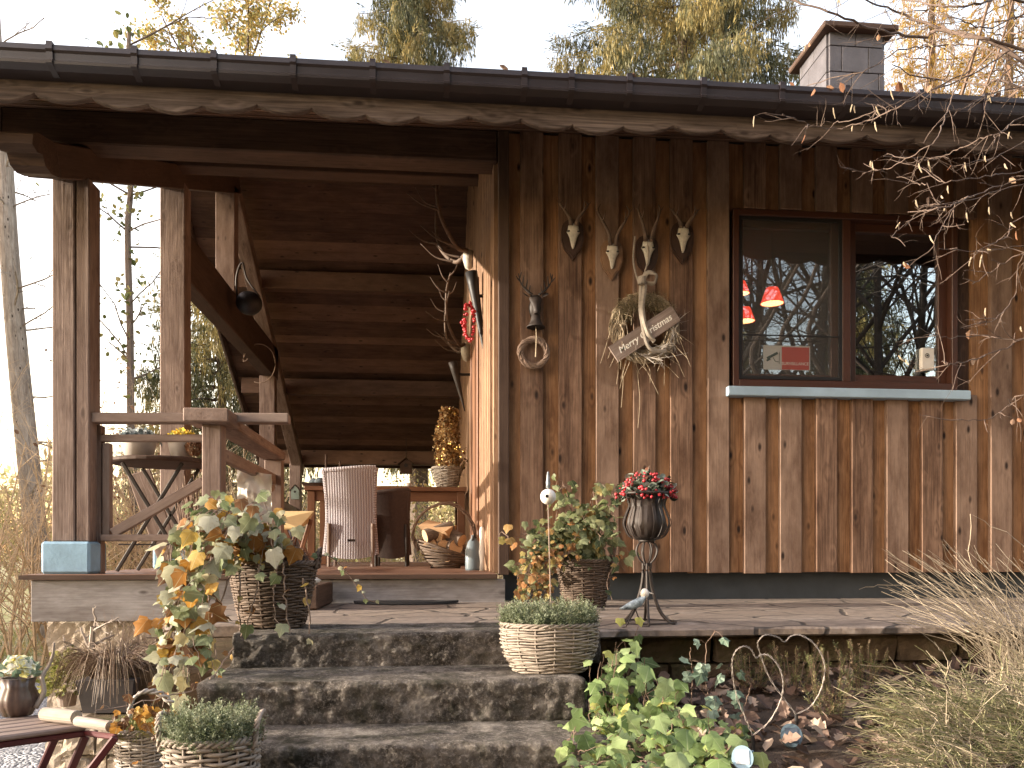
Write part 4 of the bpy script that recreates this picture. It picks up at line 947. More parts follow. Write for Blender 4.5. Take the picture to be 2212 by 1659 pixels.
text_mesh('Merry Christmas',.050,pc+np.array([0,-.0082,0])-e2*.002,e1,e2,plain('cream_letters',(.80,.76,.68),.8,var=.1),bd,shear=.25,bold=.0004)
# ribbon
def ribbon(mb,pts,wd,nrm=(0,-1,0),tw=0):
    p=sm(pts,7); n=len(p); t_=np.gradient(p,axis=0); t_/=np.linalg.norm(t_,axis=1,keepdims=True); s_=np.cross(t_,np.array(nrm)); s_/=np.linalg.norm(s_,axis=1,keepdims=True)+1e-9
    ph=np.linspace(0,tw,n); nn=np.cross(s_,t_); s_=s_*np.cos(ph)[:,None]+nn*np.sin(ph)[:,None]
    wdd=wd*(1+.08*np.sin(np.arange(n)*.9)); K=5; V=[]
    for k in range(K):
        f=k/(K-1)-.5; V.append(p+s_*(wdd*f)[:,None]+nn*(.12*wd*math.cos(f*6))) 
    V=np.stack(V,1).reshape(-1,3); i=np.arange(n-1)[:,None]; j=np.arange(K-1)[None,:]; q=np.stack([i*K+j,i*K+j+1,(i+1)*K+j+1,(i+1)*K+j],-1).reshape(-1,4); mb.add(V,[q])
mb=MB(); Y0=FY-.10
ribbon(mb,[PT(1372,510,FY-.05),PT(1368,560,FY-.06),PT(1376,600,Y0+.03),PT(1386,620,Y0)],.010)
ribbon(mb,[PT(1398,512,FY-.05),PT(1400,560,FY-.06),PT(1392,590,Y0+.03),PT(1388,618,Y0)],.009)
ribbon(mb,[PT(1386,606,Y0),PT(1384,660,Y0-.01),PT(1390,710,Y0-.01),PT(1404,752,Y0-.02),PT(1440,758,Y0)],.024,tw=.35)
ribbon(mb,[PT(1394,612,Y0-.005),PT(1388,670,Y0-.02),PT(1398,715,Y0-.025),PT(1414,738,Y0-.01)],.024,tw=-.3)
ribbon(mb,[PT(1388,604,Y0-.01),PT(1400,588,Y0-.03),PT(1418,594,Y0-.03),PT(1412,612,Y0-.01),PT(1390,608,Y0-.01)],.026,tw=1.2)
mb.lathe([(0,-10*u),(8*u,-8*u),(10*u,0),(8*u,8*u),(0,10*u)],tuple(PT(1386,606,Y0-.012)),10)
mb.build('ribbon',M['linen'],t)
# ================================================================== WINDOW CONTENTS
c=PT(1696,780,WY+.06)
t=thing('surveillance_sign','small grey and red surveillance notice behind the left window leaf','sign',(c[0],WY+.052,c[2]))
def rectxy(mb,x0,y0,x1,y1,Y,th=.0012,**k):
    a=PT(x0,y1,Y); b_=PT(x1,y0,Y); return mb.box(a[0],b_[0],Y,Y+th,a[2],b_[2],0,**k)
YS=WY+.0435
m1=rectxy(MB(),1649,748,1750,798,YS); pnl=m1.build('panel',plain('sign_grey',(.75,.74,.70),.6,var=.05),t)
m1=rectxy(MB(),1689,751,1748,798,YS-.0014); m1.build('red_field',plain('sign_red',(.62,.09,.07),.6,var=.1),t)
text_mesh('SURVEILLANCE',.0235,PT(1718,786,YS-.0022),(1,0,0),(0,0,1),plain('sign_letters',(.9,.72,.66),.6,var=.02),t,bold=.0004)
mb=MB(); mb.bar(PT(1657,774,YS-.003),PT(1680,762,YS-.003),.003,.014); mb.bar(PT(1656,779,YS-.003),PT(1664,775,YS-.003),.003,.010); mb.tube([PT(1670,772,YS-.003),PT(1674,780,YS-.003),PT(1682,782,YS-.003)],.0016,5); mb.tube([PT(1684,760,YS-.003),PT(1683,786,YS-.003)],.0014,5); mb.build('camera_drawing',plain('sign_dark',(.06,.10,.09),.6),t)
t=thing('motion_sensor','small white rounded sensor unit standing in the right window pane','device',tuple(PT(2003,800,WY+.018)))
YY=WY+.018; mb=MB(); a=PT(1988,800,YY); b_=PT(2018,752,YY); mb.box(a[0],b_[0],YY-.01,YY+.02,a[2],b_[2],2,b=.008); mb.build('case',M['white'],t)
mb=MB(); cc=PT(2003,768,YY-.012); mb.tube([cc+np.array([math.cos(a)*.012,0,math.sin(a)*.012]) for a in np.linspace(0,6.28,18,endpoint=False)],.0016,5,closed=True); mb.tube([cc+[0,0,0],cc+[0,-.004,0]],.0045,10); mb.build('lens',M['black'],t)
def lampshade(x,y,Y,s_,label,kk=0):
    c=PT(x,y,Y); u=MPP(x,Y)*s_; t=thing('pendant_lamp',label,'lamp',c,'red pendant lamps inside the window')
    prof=[(15,20),(25,-18),(35,-22),(34.5,-20),(24,-16),(14,19)]
    mb=MB(); mb.lathe([(14*u,21*u),(16*u,22*u),(31*u,-20*u),(30*u,-20*u),(14*u,21*u)],c,24); red,nt,b=newmat('red_shade'); b.inputs['Base Color'].default_value=(.5,.03,.02,1); b.inputs['Emission Color'].default_value=(.75,.045,.02,1); b.inputs['Emission Strength'].default_value=.5; mb.build('lamp_shade',red,t,True)
    mb=MB(); mb.lathe([(0,-15*u),(20*u,-15*u),(29*u,-19.0*u),(0,-18.5*u)],c,24); mb.build('light_disc',emit('lamp_glow',(1,.6,.22),1.1),t)
    mb=MB(); mb.tube([c+[0,0,20*u],np.array([c[0],c[1],Z(2.23)])],.004,6); mb.build('cord',M['black'],t)
lampshade(1668,640,5.5,.80,'glowing red lampshade hanging nearest the middle of the left pane')
lampshade(1600,622,6.1,.62,'red lampshade cut by the left window jamb, upper one')
lampshade(1609,680,6.5,.70,'dim red lampshade cut by the left window jamb, lower one')
t=thing('vase','dark bottle-shaped vase standing behind the right window leaf','vase',tuple(PT(1964,798,WY+.13))); c=PT(1964,800,WY+.13)
mb=MB(); mb.lathe([(0,0),(.030,0),(.036,.03),(.022,.075),(.010,.10),(.012,.13),(.0,.13)],c,16); mb.build('body',M['ceramic'],t,True)
t.name='vase'
# ================================================================== TERRACE THINGS
def basket(name,label,x,yb,Y,wtop,wbot,htop,matn,loc=None,sy=.85,levels=15,stakes=26,handles=0,group=None,yoff=0,squat=.0,bulge=0,zbase=None,soil=True,slant=0,plait=.9):
    """x = centre, yb = survey height of base, widths in survey units, htop = survey height of rim"""
    c=PT(x,yb,Y); u=MPP(x,Y)
    if zbase is not None: c[2]=zbase
    rt=wtop*u/2; rb_=wbot*u/2; h=PT(x,htop,Y)[2]-c[2]
    t=thing(name,label,'basket',c,group); mb=MB(); stakes=int(stakes*.72)//2*2; levels=int(levels*1.55); na=stakes*10; an=np.arange(na)*2*math.pi/na; sr=h/levels*.50; par=0
    def rad(f): return rb_+(rt-rb_)*(f**(.8))+bulge*math.sin(f*math.pi)*rt
    for k in range(levels):
        f=(k+.5)/levels; z=c[2]+f*h
        for strand in (0,):
            wv=np.cos(stakes*an/2*1.0+math.pi*(k%2)); r_=rad(f)+wv*sr*plait
            zz=z+ .002*np.sin(an*3+k)+sr*.25*np.sin(stakes*an/2+1.2)+ slant*f*np.cos(an)
            P_=np.stack([c[0]+np.cos(an)*r_,c[1]+np.sin(an)*r_*sy,zz],1); mb.tube(P_,sr*(1+.12*np.sin(an*7+k)),5,closed=True,rnd=random.random())
    mb.build('weave',M[matn],t,True)
    mb=MB()
    for k in range(stakes):
        a=2*math.pi*(k)/stakes; P_=[(c[0]+math.cos(a)*rad(f),c[1]+math.sin(a)*rad(f)*sy,c[2]+f*h+slant*f*math.cos(a)) for f in np.linspace(0,1,6)]; mb.tube(P_,sr*.8,5)
    mb.build('stakes',M[matn],t,True)
    mb=MB(); rr=sr*1.35
    for s_ in range(3):
        ph=s_*2*math.pi/3; tw=stakes*.8//1; P_=np.stack([c[0]+np.cos(an)*(rt+rr*.9*np.cos(tw*an+ph)),c[1]+sy*np.sin(an)*(rt+rr*.9*np.cos(tw*an+ph)),c[2]+h+rr*.9*np.sin(tw*an+ph)+slant*np.cos(an)],1); mb.tube(P_,rr*.8,5,closed=True)
    mb.build('rim',M[matn],t,True)
    for s_ in range(handles):
        sg=1 if s_==0 else -1; hb=MB(); base=np.array([c[0]+sg*rt,c[1],c[2]+h]); hh=handles_h
        core=sm([base+[0,-.035,-.02],base+[sg*.006,-.032,hh*.6],base+[sg*.010,-.012,hh*.97],base+[sg*.010,.012,hh*.97],base+[sg*.006,.032,hh*.6],base+[0,.035,-.02]],8); m_=len(core)
        for ss in range(3):
            ph=np.arange(m_)*.75+ss*2.094; hb.tube(core+np.stack([np.cos(ph)*.0042,np.sin(ph)*.0042,np.sin(ph+1)*.002],1),.0042,5)
        hb.build('handle',M[matn],t,True)
    if soil:
        sb=MB(); sb.lathe([(0,h*.86),(rt*.6,h*.88),(rt*.93,h*.84),(rad(.5)*.93,h*.4),(rb_*.9,.006),(0,.004)],c,24,sy=sy); sb.build('filling',M['soil'],t)
    return t,c,rt,h,u
handles_h=.05
# front railing and side railing
t=thing('front_railing','cross-braced weathered railing between the corner post and the newel','railing',tuple(PT(330,1235,4.6)))
Yr=4.58
def rail(x0,y0,x1,y1,Y0,Y1,w_,h_,name,parent,mat='rail',b=.004):
    mb=MB(); mb.bar(PT(x0,y0,Y0),PT(x1,y1,Y1),w_,h_,b=b); return mb.build(name,M[mat],parent)
rail(195,904,625,905,4.57,4.57,.09,.05,'cap_rail',t); rail(219,947,440,947,4.62,4.62,.05,.037,'top_rail',t); rail(219,1162,445,1162,4.60,4.60,.05,.036,'bottom_rail',t)
mb=MB(); a=PT(218,1160,Yr); b_=PT(234,930,Yr); mb.box(a[0],b_[0],4.595,4.645,Z(-.0)+.10,PT(218,957,4.6)[2],2,b=.003); mb.build('stile',M['rail'],t)
mb=MB(); a=PT(196,1160,Yr); b_=PT(215,930,Yr); mb.box(a[0],b_[0],4.60,4.66,DK,PT(200,918,4.6)[2],2,b=.003); mb.build('wall_stile',M['post'],t)
rail(244,1152,440,1040,4.60,4.60,.04,.05,'brace',t)
t=thing('side_railing','weathered side railing running back from the thick newel post','railing',tuple(PT(465,1235,4.45)))
mb=MB(); a=PT(436,1150,4.42); b_=PT(477,915,4.42); mb.box(a[0],b_[0],4.42,4.53,DK,b_[2],2,b=.005); mb.build('newel_post',M['post'],t)
mb=MB(); a=PT(401,900,4.38); b_=PT(498,900,4.38); zc=PT(450,899,4.38)[2]; mb.box(a[0],b_[0],4.33,4.60,zc-.035,zc+.035,1,b=.006); mb.build('newel_cap',M['post'],t)
xr_=PT(455,900,4.42)[0]; zr=PT(480,905,4.42)[2]
mb=MB(); mb.bar((xr_+.02,4.60,zr),(xr_+.02,6.05,zr),.15,.06,b=.006); mb.build('handrail',M['post'],t)
mb=MB(); mb.bar((xr_+.02,4.54,zr-.17),(xr_+.02,5.99,zr-.17),.04,.07,b=.004); mb.build('lower_rail',M['rail'],t)
mb=MB(); mb.bar((xr_+.02,4.55,DK+.12),(xr_+.02,5.98,DK+.12),.04,.06,b=.004); mb.build('bottom_rail',M['rail'],t)
mb=MB(); mb.bar((xr_+.02,4.56,DK+.16),(xr_+.02,5.97,zr-.22),.035,.05,b=.004); mb.build('brace',M['rail'],t)
mb=MB(); mb.box(xr_-.04,xr_+.08,5.99,6.09,DK,zr-.03,2,b=.005); mb.build('end_post',M['post'],t)
t=thing('far_railing','low railing descending beside the far terrace post','railing',tuple(PT(630,1215,9.8)))
for dz in (0,.16): 
    mb=MB(); mb.bar((-1.88,9.85,DK+.75-dz),(-1.88,11.6,DK+.70-dz),.05,.08); mb.build('rail',M['rail'],t)
# folding garden table with pots behind the railing
t=thing('folding_table','round folding garden table with crossed iron legs behind the railing','table',tuple(PT(340,1225,5.15)))
zt=PT(340,992,5.15)[2]; cx=PT(345,990,5.15)[0]; mb=MB(); mb.lathe([(0,0),(.27,0),(.285,.008),(.285,.022),(.27,.03),(0,.03)],(cx,5.2,zt-.03),32,sx=1.06); mb.build('table_top',M['beam'],t)
for sg in (-1,1):
    for yy in (5.02,5.36):
        mb=MB(); mb.bar((cx+sg*.20,yy,DK+.004),(cx-sg*.17,yy,zt-.035),.014,.022); mb.build('leg',M['iron'],t)
mb=MB(); mb.tube([(cx-.19,5.02,DK+.16),(cx+.18,5.02,DK+.16)],.005,6); mb.build('crossbar',M['iron'],t)
def potplant(x,yb,yt,Y,w_,label,pc,group=None,n=260,ls=.014,mat=None,hh=22,fw=1.15,zb=None):
    c=PT(x,yb,Y); u=MPP(x,Y); h=PT(x,yt,Y)[2]-c[2]; 
    if zb is not None: c[2]=zb
    r=w_*u/2; t=thing('flower_pot',label,'potted plant',c,group); mb=MB(); mb.lathe([(0,0),(r*.72,0),(r*.98,h*.9),(r,h),(r*.9,h),(r*.88,h*.9),(0,h*.85)],c,24); mb.build('pot',pc,t,True)
    n_=n; P_=rng.normal(size=(n_,3)); P_/=np.linalg.norm(P_,axis=1,keepdims=True); P_[:,2]=abs(P_[:,2]); P_*=rng.uniform(.5,1,n_)[:,None]; P_=P_*np.array([r*fw,r*fw,hh*u])+c+[0,0,h*.95]
    fo=MB(); fo.inst(*LEAF_T,P_,rotm(n_),ls*rng.uniform(.7,1.3,n_)); fo.build('foliage',mat,t); return t
M['heather_blue']=leafmat('grey_blue_leaf',[(.12,.15,.16),(.22,.27,.29),(.35,.40,.42),(.45,.48,.50)],.3)
M['yellow_fl']=leafmat('yellow_bloom',[(.70,.48,.05),(.80,.62,.12),(.30,.32,.08),(.75,.55,.10)],.4)
zt2=zt+.001
potplant(300,985,945,5.12,76,'wide pale pot of grey-blue succulents on the folding table',M['pot'],n=420,ls=.03,mat=M['heather_blue'],hh=24,zb=zt2)
potplant(392,985,945,5.10,58,'pale pot of yellow flowers on the folding table',M['pot'],n=300,ls=.026,mat=M['yellow_fl'],hh=24,zb=zt2,fw=.95)
def cone(name,x,y,Y,s_,label,parent_loc=None,mat='ceramic',group=None):
    c=PT(x,y,Y); t=thing(name,label,'pine cone',c,group); mb=MB(); n=150; k=np.arange(n); f=k/n; a=k*2.39996; rr=s_*np.sin(np.clip(f*math.pi*.92+.15,0,math.pi))*.55; P_=np.stack([c[0]+np.cos(a)*rr*.6,c[1]+np.sin(a)*rr*.6,c[2]+f*s_*1.0],1)
    D_=np.stack([np.cos(a),np.sin(a),.5*np.ones(n)],1); mb.inst(*LEAF_T,P_,rot_dir(D_),s_*.34*np.ones(n)); mb.build('scales',M['leaf_dry'],t); return t
cone('pine_cone',419,985,5.05,.085,'big dark pine cone at the right rim of the folding table')
# dark iron twig bundle beside the newel, parcel-like white pot
t=thing('twig_bundle','upright bundle of dry twigs behind the cross-braced railing','twig bundle',tuple(PT(425,1232,5.0)))
mb=MB()
for k in range(70):
    b0=PT(424,1225,5.0)+np.array([random.uniform(-.04,.04),random.uniform(-.04,.04),.0]); e=b0+np.array([random.uniform(-.10,.12),random.uniform(-.08,.08),random.uniform(.35,.55)]); P_=sm([b0,(b0+e)/2+rng.normal(size=3)*.012,e],3); mb.tube(P_,.003,4)
mb.build('twigs',M['twig'],t)
t=thing('cloth_cover','crumpled white cloth draped at the foot of the side railing','cloth',tuple(PT(540,1110,5.3)))
gx_=np.linspace(0,1,22); V=[]
for a in gx_:
    for b in gx_:
        p=PT(512+a*75,1130-b*115+a*10,5.35); p=p+np.array([0,.05*mnoise.noise(Vector((a*4,b*4,1)))+.02*mnoise.noise(Vector((a*11,b*11,4))),0]); V.append(p)
i=np.arange(21)[:,None]; j=np.arange(21)[None,:]; q=np.stack([i*22+j,(i+1)*22+j,(i+1)*22+j+1,i*22+j+1],-1).reshape(-1,4); MB().add(V,[q]).build('cloth',M['white'],t,True)
t=thing('leaning_plank','dark plank leaning behind the folding table','plank',tuple(PT(370,1225,5.7))); mb=MB(); mb.bar(PT(300,1020,5.7),PT(368,1170,5.7)-[0,0,.12],.02,.15,up=(1,0,.4)); mb.build('plank',M['post'],t)
# wicker chairs
def wchair(x0,x1,yt,yb,Y,mat,label,depth=.55,slim=False):
    a=PT(x0,yb,Y); b_=PT(x1,yt,Y); w_=b_[0]-a[0]; zt_=b_[2]; cx=(a[0]+b_[0])/2
    t=thing('wicker_chair',label,'chair',(cx,Y,DK),'wicker chairs at the terrace table')
    mb=MB(); nu=46; nv=70; V=[];
    for k in range(nv+1):
        f=k/nv; z=DK+.10+(zt_-DK-.10)*f; wv=w_*.5*(1.0-.10*math.sin(f*math.pi)+.05*(1-f)+.03*f)
        yy=Y+.05-.10*f+.06*math.sin(f*math.pi)
        for j in range(nu+1):
            g_=j/nu*2-1; rib=.0035*math.sin(j*math.pi*.5*2)+.0022*math.sin(k*math.pi+ j*math.pi)
            topc=.012*math.sin(g_*1.5) if f>.98 else 0
            V.append((cx+g_*wv,yy-.03*(1-g_*g_)+rib,z+topc*f+ (.035*(g_*g_-1)*(1-f) if f<.15 else 0)))
    i=np.arange(nv)[:,None]; j=np.arange(nu)[None,:]; q=np.stack([i*(nu+1)+j,i*(nu+1)+j+1,(i+1)*(nu+1)+j+1,(i+1)*(nu+1)+j],-1).reshape(-1,4)
    fr_=MB(); fr_.add(V,[q]); V2=np.array(V)+[0,.035,0]; fr_.add(V2,[q[:, ::-1]])
    for col in (0,nu): 
        P_=np.array([V[k*(nu+1)+col] for k in range(nv+1)])+[0,.018,0]; fr_.tube(P_,.020,8)
    P_=np.array([V[nv*(nu+1)+j] for j in range(nu+1)])+[0,.018,0]; fr_.tube(P_,.019,8)
    fr_.build('backrest',M[mat],t)
    mb=MB(); mb.box(cx-w_*.47,cx+w_*.47,Y+.10,Y+depth,DK+.36,DK+.45,0,b=.02); mb.build('seat',M[mat],t)
    for sx in (-1,1):
        for yy in (Y+.05,Y+depth-.05): mb=MB(); mb.tube([(cx+sx*w_*.44,yy,DK+.002),(cx+sx*w_*.44,yy,DK+.36)],.014,8); mb.build('leg',M['iron'] if mat!='rattan' else M['rail'],t)
    return t
wchair(702,810,1014,1218,6.9,'rattan','high-backed pale wicker chair turned away at the table')
mb=MB(); t_=bpy.data.objects['wicker_chair']; a=PT(750,1170,6.86); mb.box(a[0],a[0]+.065,6.862,6.868,a[2],a[2]+.02,0); mb.build('metal_tag',M['iron'],t_)
wchair(806,882,1062,1214,7.1,'rattan_dark','dark low-backed wicker chair right of the pale one',.5)
t=thing('dining_table','long reddish teak table on the terrace','table',tuple(PT(840,1215,8.0)))
def tbox(x0,x1,y0,y1,Y,dp,name,parent,mat,b=.004,ax=None,zb=None):
    a=PT(x0,y1,Y); b_=PT(x1,y0,Y); mb=MB(); mb.box(a[0],b_[0],Y,Y+dp,(a[2] if zb is None else zb),b_[2],ax,b=b); return mb.build(name,M[mat],parent)
TY=7.7
tbox(657,1008,1052,1059,TY-.03,.95,'table_top',t,'teak'); tbox(668,1000,1060,1082,TY+.02,.03,'apron',t,'teak')
for x in (664,988):
    tbox(x,x+16,1060,1215,TY,.07,'leg',t,'teak',zb=DK+.001,ax=2)
    a=PT(x,1060,TY)[0]; mb=MB(); mb.box(a,a+.07,TY+.82,TY+.89,DK+.001,PT(x,1060,TY)[2],2,b=.004); mb.build('leg',M['teak'],t)
zt=PT(800,1052,TY)[2]+.001
t=thing('bowl','dark wooden tray with grey-blue decorative balls on the table','tray',(PT(690,1050,7.8)[0],7.95,zt)); c=np.array([PT(693,1050,7.85)[0],7.95,zt])
mb=MB(); mb.lathe([(0,.004),(.10,.004),(.14,.045),(.15,.045),(.11,0),(0,0)],c,24,sx=1.3); mb.build('tray',M['beam'],t)
for k,(dx,dz) in enumerate([(-.08,0),(.03,.02),(.12,0),(-.02,.0)]):
    mb=MB(); mb.lathe([(.045*math.sin(a),-.045*math.cos(a)) for a in np.linspace(0,math.pi,9)],c+[dx,-.02*k,.055+dz],14,ribs=8,ra=.05); mb.build('ball',M['heather_blue'] if 0 else plain('blue_grey_ball',(.19,.25,.30),.7,var=.5,scale=40),t,True)
t=thing('candlesticks','two thin brown candles standing on the table behind the pale chair','candles',(PT(718,1050,7.9)[0],7.98,zt))
for x,y in ((704,982),(734,996)):
    p=PT(x,y,8.0); mb=MB(); mb.tube([(p[0],8.0,zt),(p[0]+.003,8.0,p[2])],[.014,.011],8); mb.build('candle',M['beam'],t)
t=thing('serving_plate','long oval wooden plate lying on the table','plate',(PT(850,1050,7.9)[0],8.0,zt)); mb=MB(); mb.lathe([(0,.0),(.12,.0),(.17,.02),(.175,.022),(.12,.008),(0,.006)],(PT(850,1050,7.9)[0],8.0,zt),24,sx=1.6); mb.build('plate',M['teak'],t,True)
t=thing('white_cup','small white cup beside the serving plate','cup',(PT(886,1048,7.9)[0],7.9,zt)); mb=MB(); mb.lathe([(0,0),(.022,0),(.03,.055),(.026,.055),(.018,.006),(0,.006)],(PT(882,1048,7.9)[0],7.9,zt),16); mb.build('cup',M['white'],t,True)
# lit little tree in a pale basket
bk,c,rt,h,u=basket('small_basket','small whitewashed basket on the right end of the table',966,1050,7.85,62,40,1012,'wicker_pale',levels=9,stakes=18,zbase=zt)
t=thing('little_tree','bushy little golden tree with fairy lights in the small basket','plant',(c[0],c[1],c[2]+h))
n=2600; f=rng.random(n)**.8; a=rng.uniform(0,6.28,n); top=PT(968,882,7.85)[2]-c[2]-h; rr=(.155-.08*f)*np.sqrt(rng.random(n))*(1+.25*np.sin(a*3+f*9)); P_=np.stack([c[0]+.01+np.cos(a)*rr,c[1]+np.sin(a)*rr,c[2]+h*.9+f*top*1.02],1)
fo=MB(); fo.inst(*LEAF_T,P_,rotm(n),rng.uniform(.018,.04,n)); fo.build('foliage',leafmat('bronze_leaf',[(.16,.07,.03),(.34,.18,.07),(.50,.33,.15),(.62,.46,.26),(.20,.14,.07)],.4),t)
lb=MB(); k=rng.integers(0,n,60); lb.inst(*(np.array([[0,0,1],[1,0,0],[0,1,0],[-1,0,0],[0,-1,0],[0,0,-1]])*1.0,[np.array([[0,1,2],[0,2,3],[0,3,4],[0,4,1],[5,2,1],[5,3,2],[5,4,3],[5,1,4]])]),P_[k]+rng.normal(size=(60,3))*.006,rotm(60),np.full(60,.006)); lb.build('fairy_lights',emit('fairy_light',(1,.60,.15),1.0),t)
# log basket
YB=6.1; c=PT(962,1222,YB); u=MPP(962,YB); c[2]=DK
t=thing('log_basket','round willow basket with a tall hoop handle full of split firewood','basket',c)
mb=MB(); na=160; an=np.arange(na)*2*math.pi/na
for k in range(13):
    f=k/12; r_=(30+30*math.sin(f*1.35))*u; zz=c[2]+.01+f*.15; P_=np.stack([c[0]+np.cos(an)*(r_+.003*np.cos(10*an+math.pi*(k%2))),YB+np.sin(an)*r_*.8,zz+.01*np.sin(an*2+k)+ .05*f*np.cos(an-2.7)*1.2],1); mb.tube(P_,.008,5,closed=True)
mb.build('bowl',M['wicker_brown'],t,True)
hb=MB(); top=PT(955,1090,YB)[2]
for ss in range(3):
    P_=sm([c+[-58*u,0,.13],c+[-70*u,.01,.26],c+[-48*u,.0,top-c[2]-.06],c+[-2*u,0,top-c[2]+.01],c+[38*u,.0,top-c[2]-.04],c+[64*u,0,.27],c+[58*u,.0,.13]],8); ph=np.arange(len(P_))*.5+ss*2.09; hb.tube(P_+np.stack([np.cos(ph),np.sin(ph),np.sin(ph+1)],1)*.008,.007,5)
hb.build('handle',M['twig'],t,True)
endm=wood('split_wood',(.42,.24,.11),(.72,.50,.30),(.62,.42,.25),knots=.2,stain=.2)
def log(x,y,r,L,rz,tilt,tri,lab,Y=YB-.12):
    p=PT(x,y,Y); lt=thing('firewood_log',lab,'log',p,'firewood in the willow basket'); d=np.array([math.sin(rz)*math.cos(tilt),math.cos(rz)*math.cos(tilt),math.sin(tilt)]); s_=np.cross(d,[0,0,1]); s_/=np.linalg.norm(s_); w_=np.cross(s_,d)
    n=3 if tri else 14; off=random.random()*6; pts=[]
    for k in range(n):
        a=off+2*math.pi*k/n; pts.append((math.cos(a)*r*(1 if not tri else 1.2),math.sin(a)*r*(1 if not tri else .9)))
    mb=MB(); mb.prism(pts,lambda a,b,dd:tuple(p+s_*a+w_*b+d*dd),0,L); mb.build('bark',endm if tri else M['bark'],lt)
    if not tri: mb=MB(); mb.prism([(a*.93,b*.93) for a,b in pts],lambda a,b,dd:tuple(p+s_*a+w_*b+d*dd),-.0015,.002); mb.build('sawn_end',endm,lt)
for k,(x,y,r,tri,rz,ti,lb) in enumerate([(945,1160,.062,1,.5,.25,'pale split log standing highest in the basket'),(972,1150,.07,1,-1.1,.2,'pale wedge log lying across the top right'),(918,1158,.05,0,1.2,.3,'small grey branch log at the upper left of the pile'),(930,1170,.05,1,.2,.1,'split log left of the middle in the basket'),
    (958,1180,.05,0,-.3,0,'dark bark log in the middle of the basket'),(938,1186,.026,0,.1,0,'little round log with a pale sawn end'),(985,1182,.06,0,-.5,.1,'thick dark log at the right of the basket'),(965,1200,.05,0,.1,0,'dark log at the bottom of the basket'),(998,1168,.05,0,-.9,.4,'dark log leaning on the basket rim right')]):
    log(x,y,r,.22,rz,ti,tri,lb)
t=thing('slate_bottle','tall dark grey bottle-shaped can on the terrace threshold','can',tuple(PT(1024,1221,5.3))); c=PT(1023,1221,5.3); c[2]=DK; u=MPP(1023,5.3)
mb=MB(); mb.lathe([(0,0),(17*u,0),(18*u,4*u),(18*u,44*u),(12*u,62*u),(5*u,70*u),(5*u,76*u),(0,76*u)],c,22,sy=.8); mb.build('body',plain('slate_glaze',(.12,.15,.17),.35,var=.2),t,True)
mb=MB(); mb.tube(sm([c+[-.01,-.02,64*u],c+[.0,-.03,76*u],c+[.015,-.02,70*u]],5),.006,6); mb.build('handle',M['black'],t)
t=thing('white_spatula','slim white wooden figure leaning on the ribbed wall','ornament',tuple(PT(1041,1222,5.1))); p=PT(1041,1222,5.1); p[2]=DK
mb=MB(); mb.lathe([(0,0),(.016,0),(.012,.06),(.019,.12),(.012,.2),(.017,.24),(.010,.27),(0,.275)],p,12,sy=.5); mb.build('figure',M['white'],t,True)
# things on the side wall
XW=XC-.03
def onw(x,y,Y): p=PT(x,y,Y); return p
def bigantler(x,y,Y,s_,label):
    c=onw(x,y,Y); c[0]=XW; t=thing('antlers',label,'antlers',c,'stag antlers on the side wall'); mb=MB(); mb.lathe([(0,-.09),(.03,-.07),(.05,0),(.045,.06),(0,.09)],c+[-.04,0,0],10); mb.build('skull',M['bone'],t,True)
    for sg in (-1,1):
        mb=MB(); L=s_; P_=sm([c+[-.06,sg*.04,.06],c+[-.18*L,sg*.22*L,.05*L],c+[-.34*L,sg*.42*L,.30*L],c+[-.36*L,sg*.46*L,.70*L],c+[-.30*L,sg*.40*L,1.0*L]],6); mb.tube(P_,np.linspace(.024,.010,len(P_))*L,7)
        for f,dx,dz in ((.12,-.30,.16),(.25,-.34,.18),(.5,-.30,.14),(.75,-.22,.2),(.9,-.14,.24),(.97,.12,.2)):
            q0=P_[int(f*(len(P_)-1))]; stag_tube(mb,[q0,q0+np.array([dx*.55,sg*.03,dz*.3])*L,q0+np.array([dx,sg*.02,dz])*L],.014*L,.003*L,5)
        mb.build('antler',M['antler'],t,True)
bigantler(990,560,6.9,.85,'large stag antlers high on the side wall'); bigantler(985,760,7.4,.62,'smaller stag antlers lower on the side wall')
def torch(x0,y0,x1,y1,Y,label,r=.055,mat='black'):
    a=PT(x0,y0,Y); b_=PT(x1,y1,Y); t=thing('horn_torch',label,'wall torch',a,'conical torches on the side wall'); d=b_-a
    mb=MB(); P_=[a+d*f for f in np.linspace(0,1,8)]; mb.tube(P_,np.linspace(r,.004,8),14); mb.build('cone',M[mat],t,True)
    mb=MB(); q0=a+d*.25; mb.bar(q0+[.02,0,0],(XC-.02,q0[1],q0[2]),.02,.02); mb.box(XC-.035,XC-.022,q0[1]-.02,q0[1]+.02,q0[2]-.045,q0[2]+.045,2,b=.003); mb.build('bracket',M['black'],t); return t
torch(1018,588,1052,792,5.55,'black conical torch bracketed near the terrace corner',.042); torch(978,782,1004,888,7.2,'grey conical torch lower down the side wall',.04,'iron')
t=thing('berry_garland','red berry garland hung on the black torch','garland',tuple(PT(1015,690,5.5))); bb=MB(); c=PT(1014,695,5.5)
OCT=(np.array([[0,0,1],[1,0,0],[0,1,0],[-1,0,0],[0,-1,0],[0,0,-1.]]),[np.array([[0,1,2],[0,2,3],[0,3,4],[0,4,1],[5,2,1],[5,3,2],[5,4,3],[5,1,4]])])
def sph_t(n=8,m=5):
    v=[];
    for i in range(m+1):
        for j in range(n): a=math.pi*i/m; b=2*math.pi*j/n; v.append((math.sin(a)*math.cos(b),math.sin(a)*math.sin(b),math.cos(a)))
    f=[[i*n+j,(i+1)*n+j,(i+1)*n+(j+1)%n,i*n+(j+1)%n] for i in range(m) for j in range(n)]; return np.array(v),[np.array(f)]
SPH=sph_t()
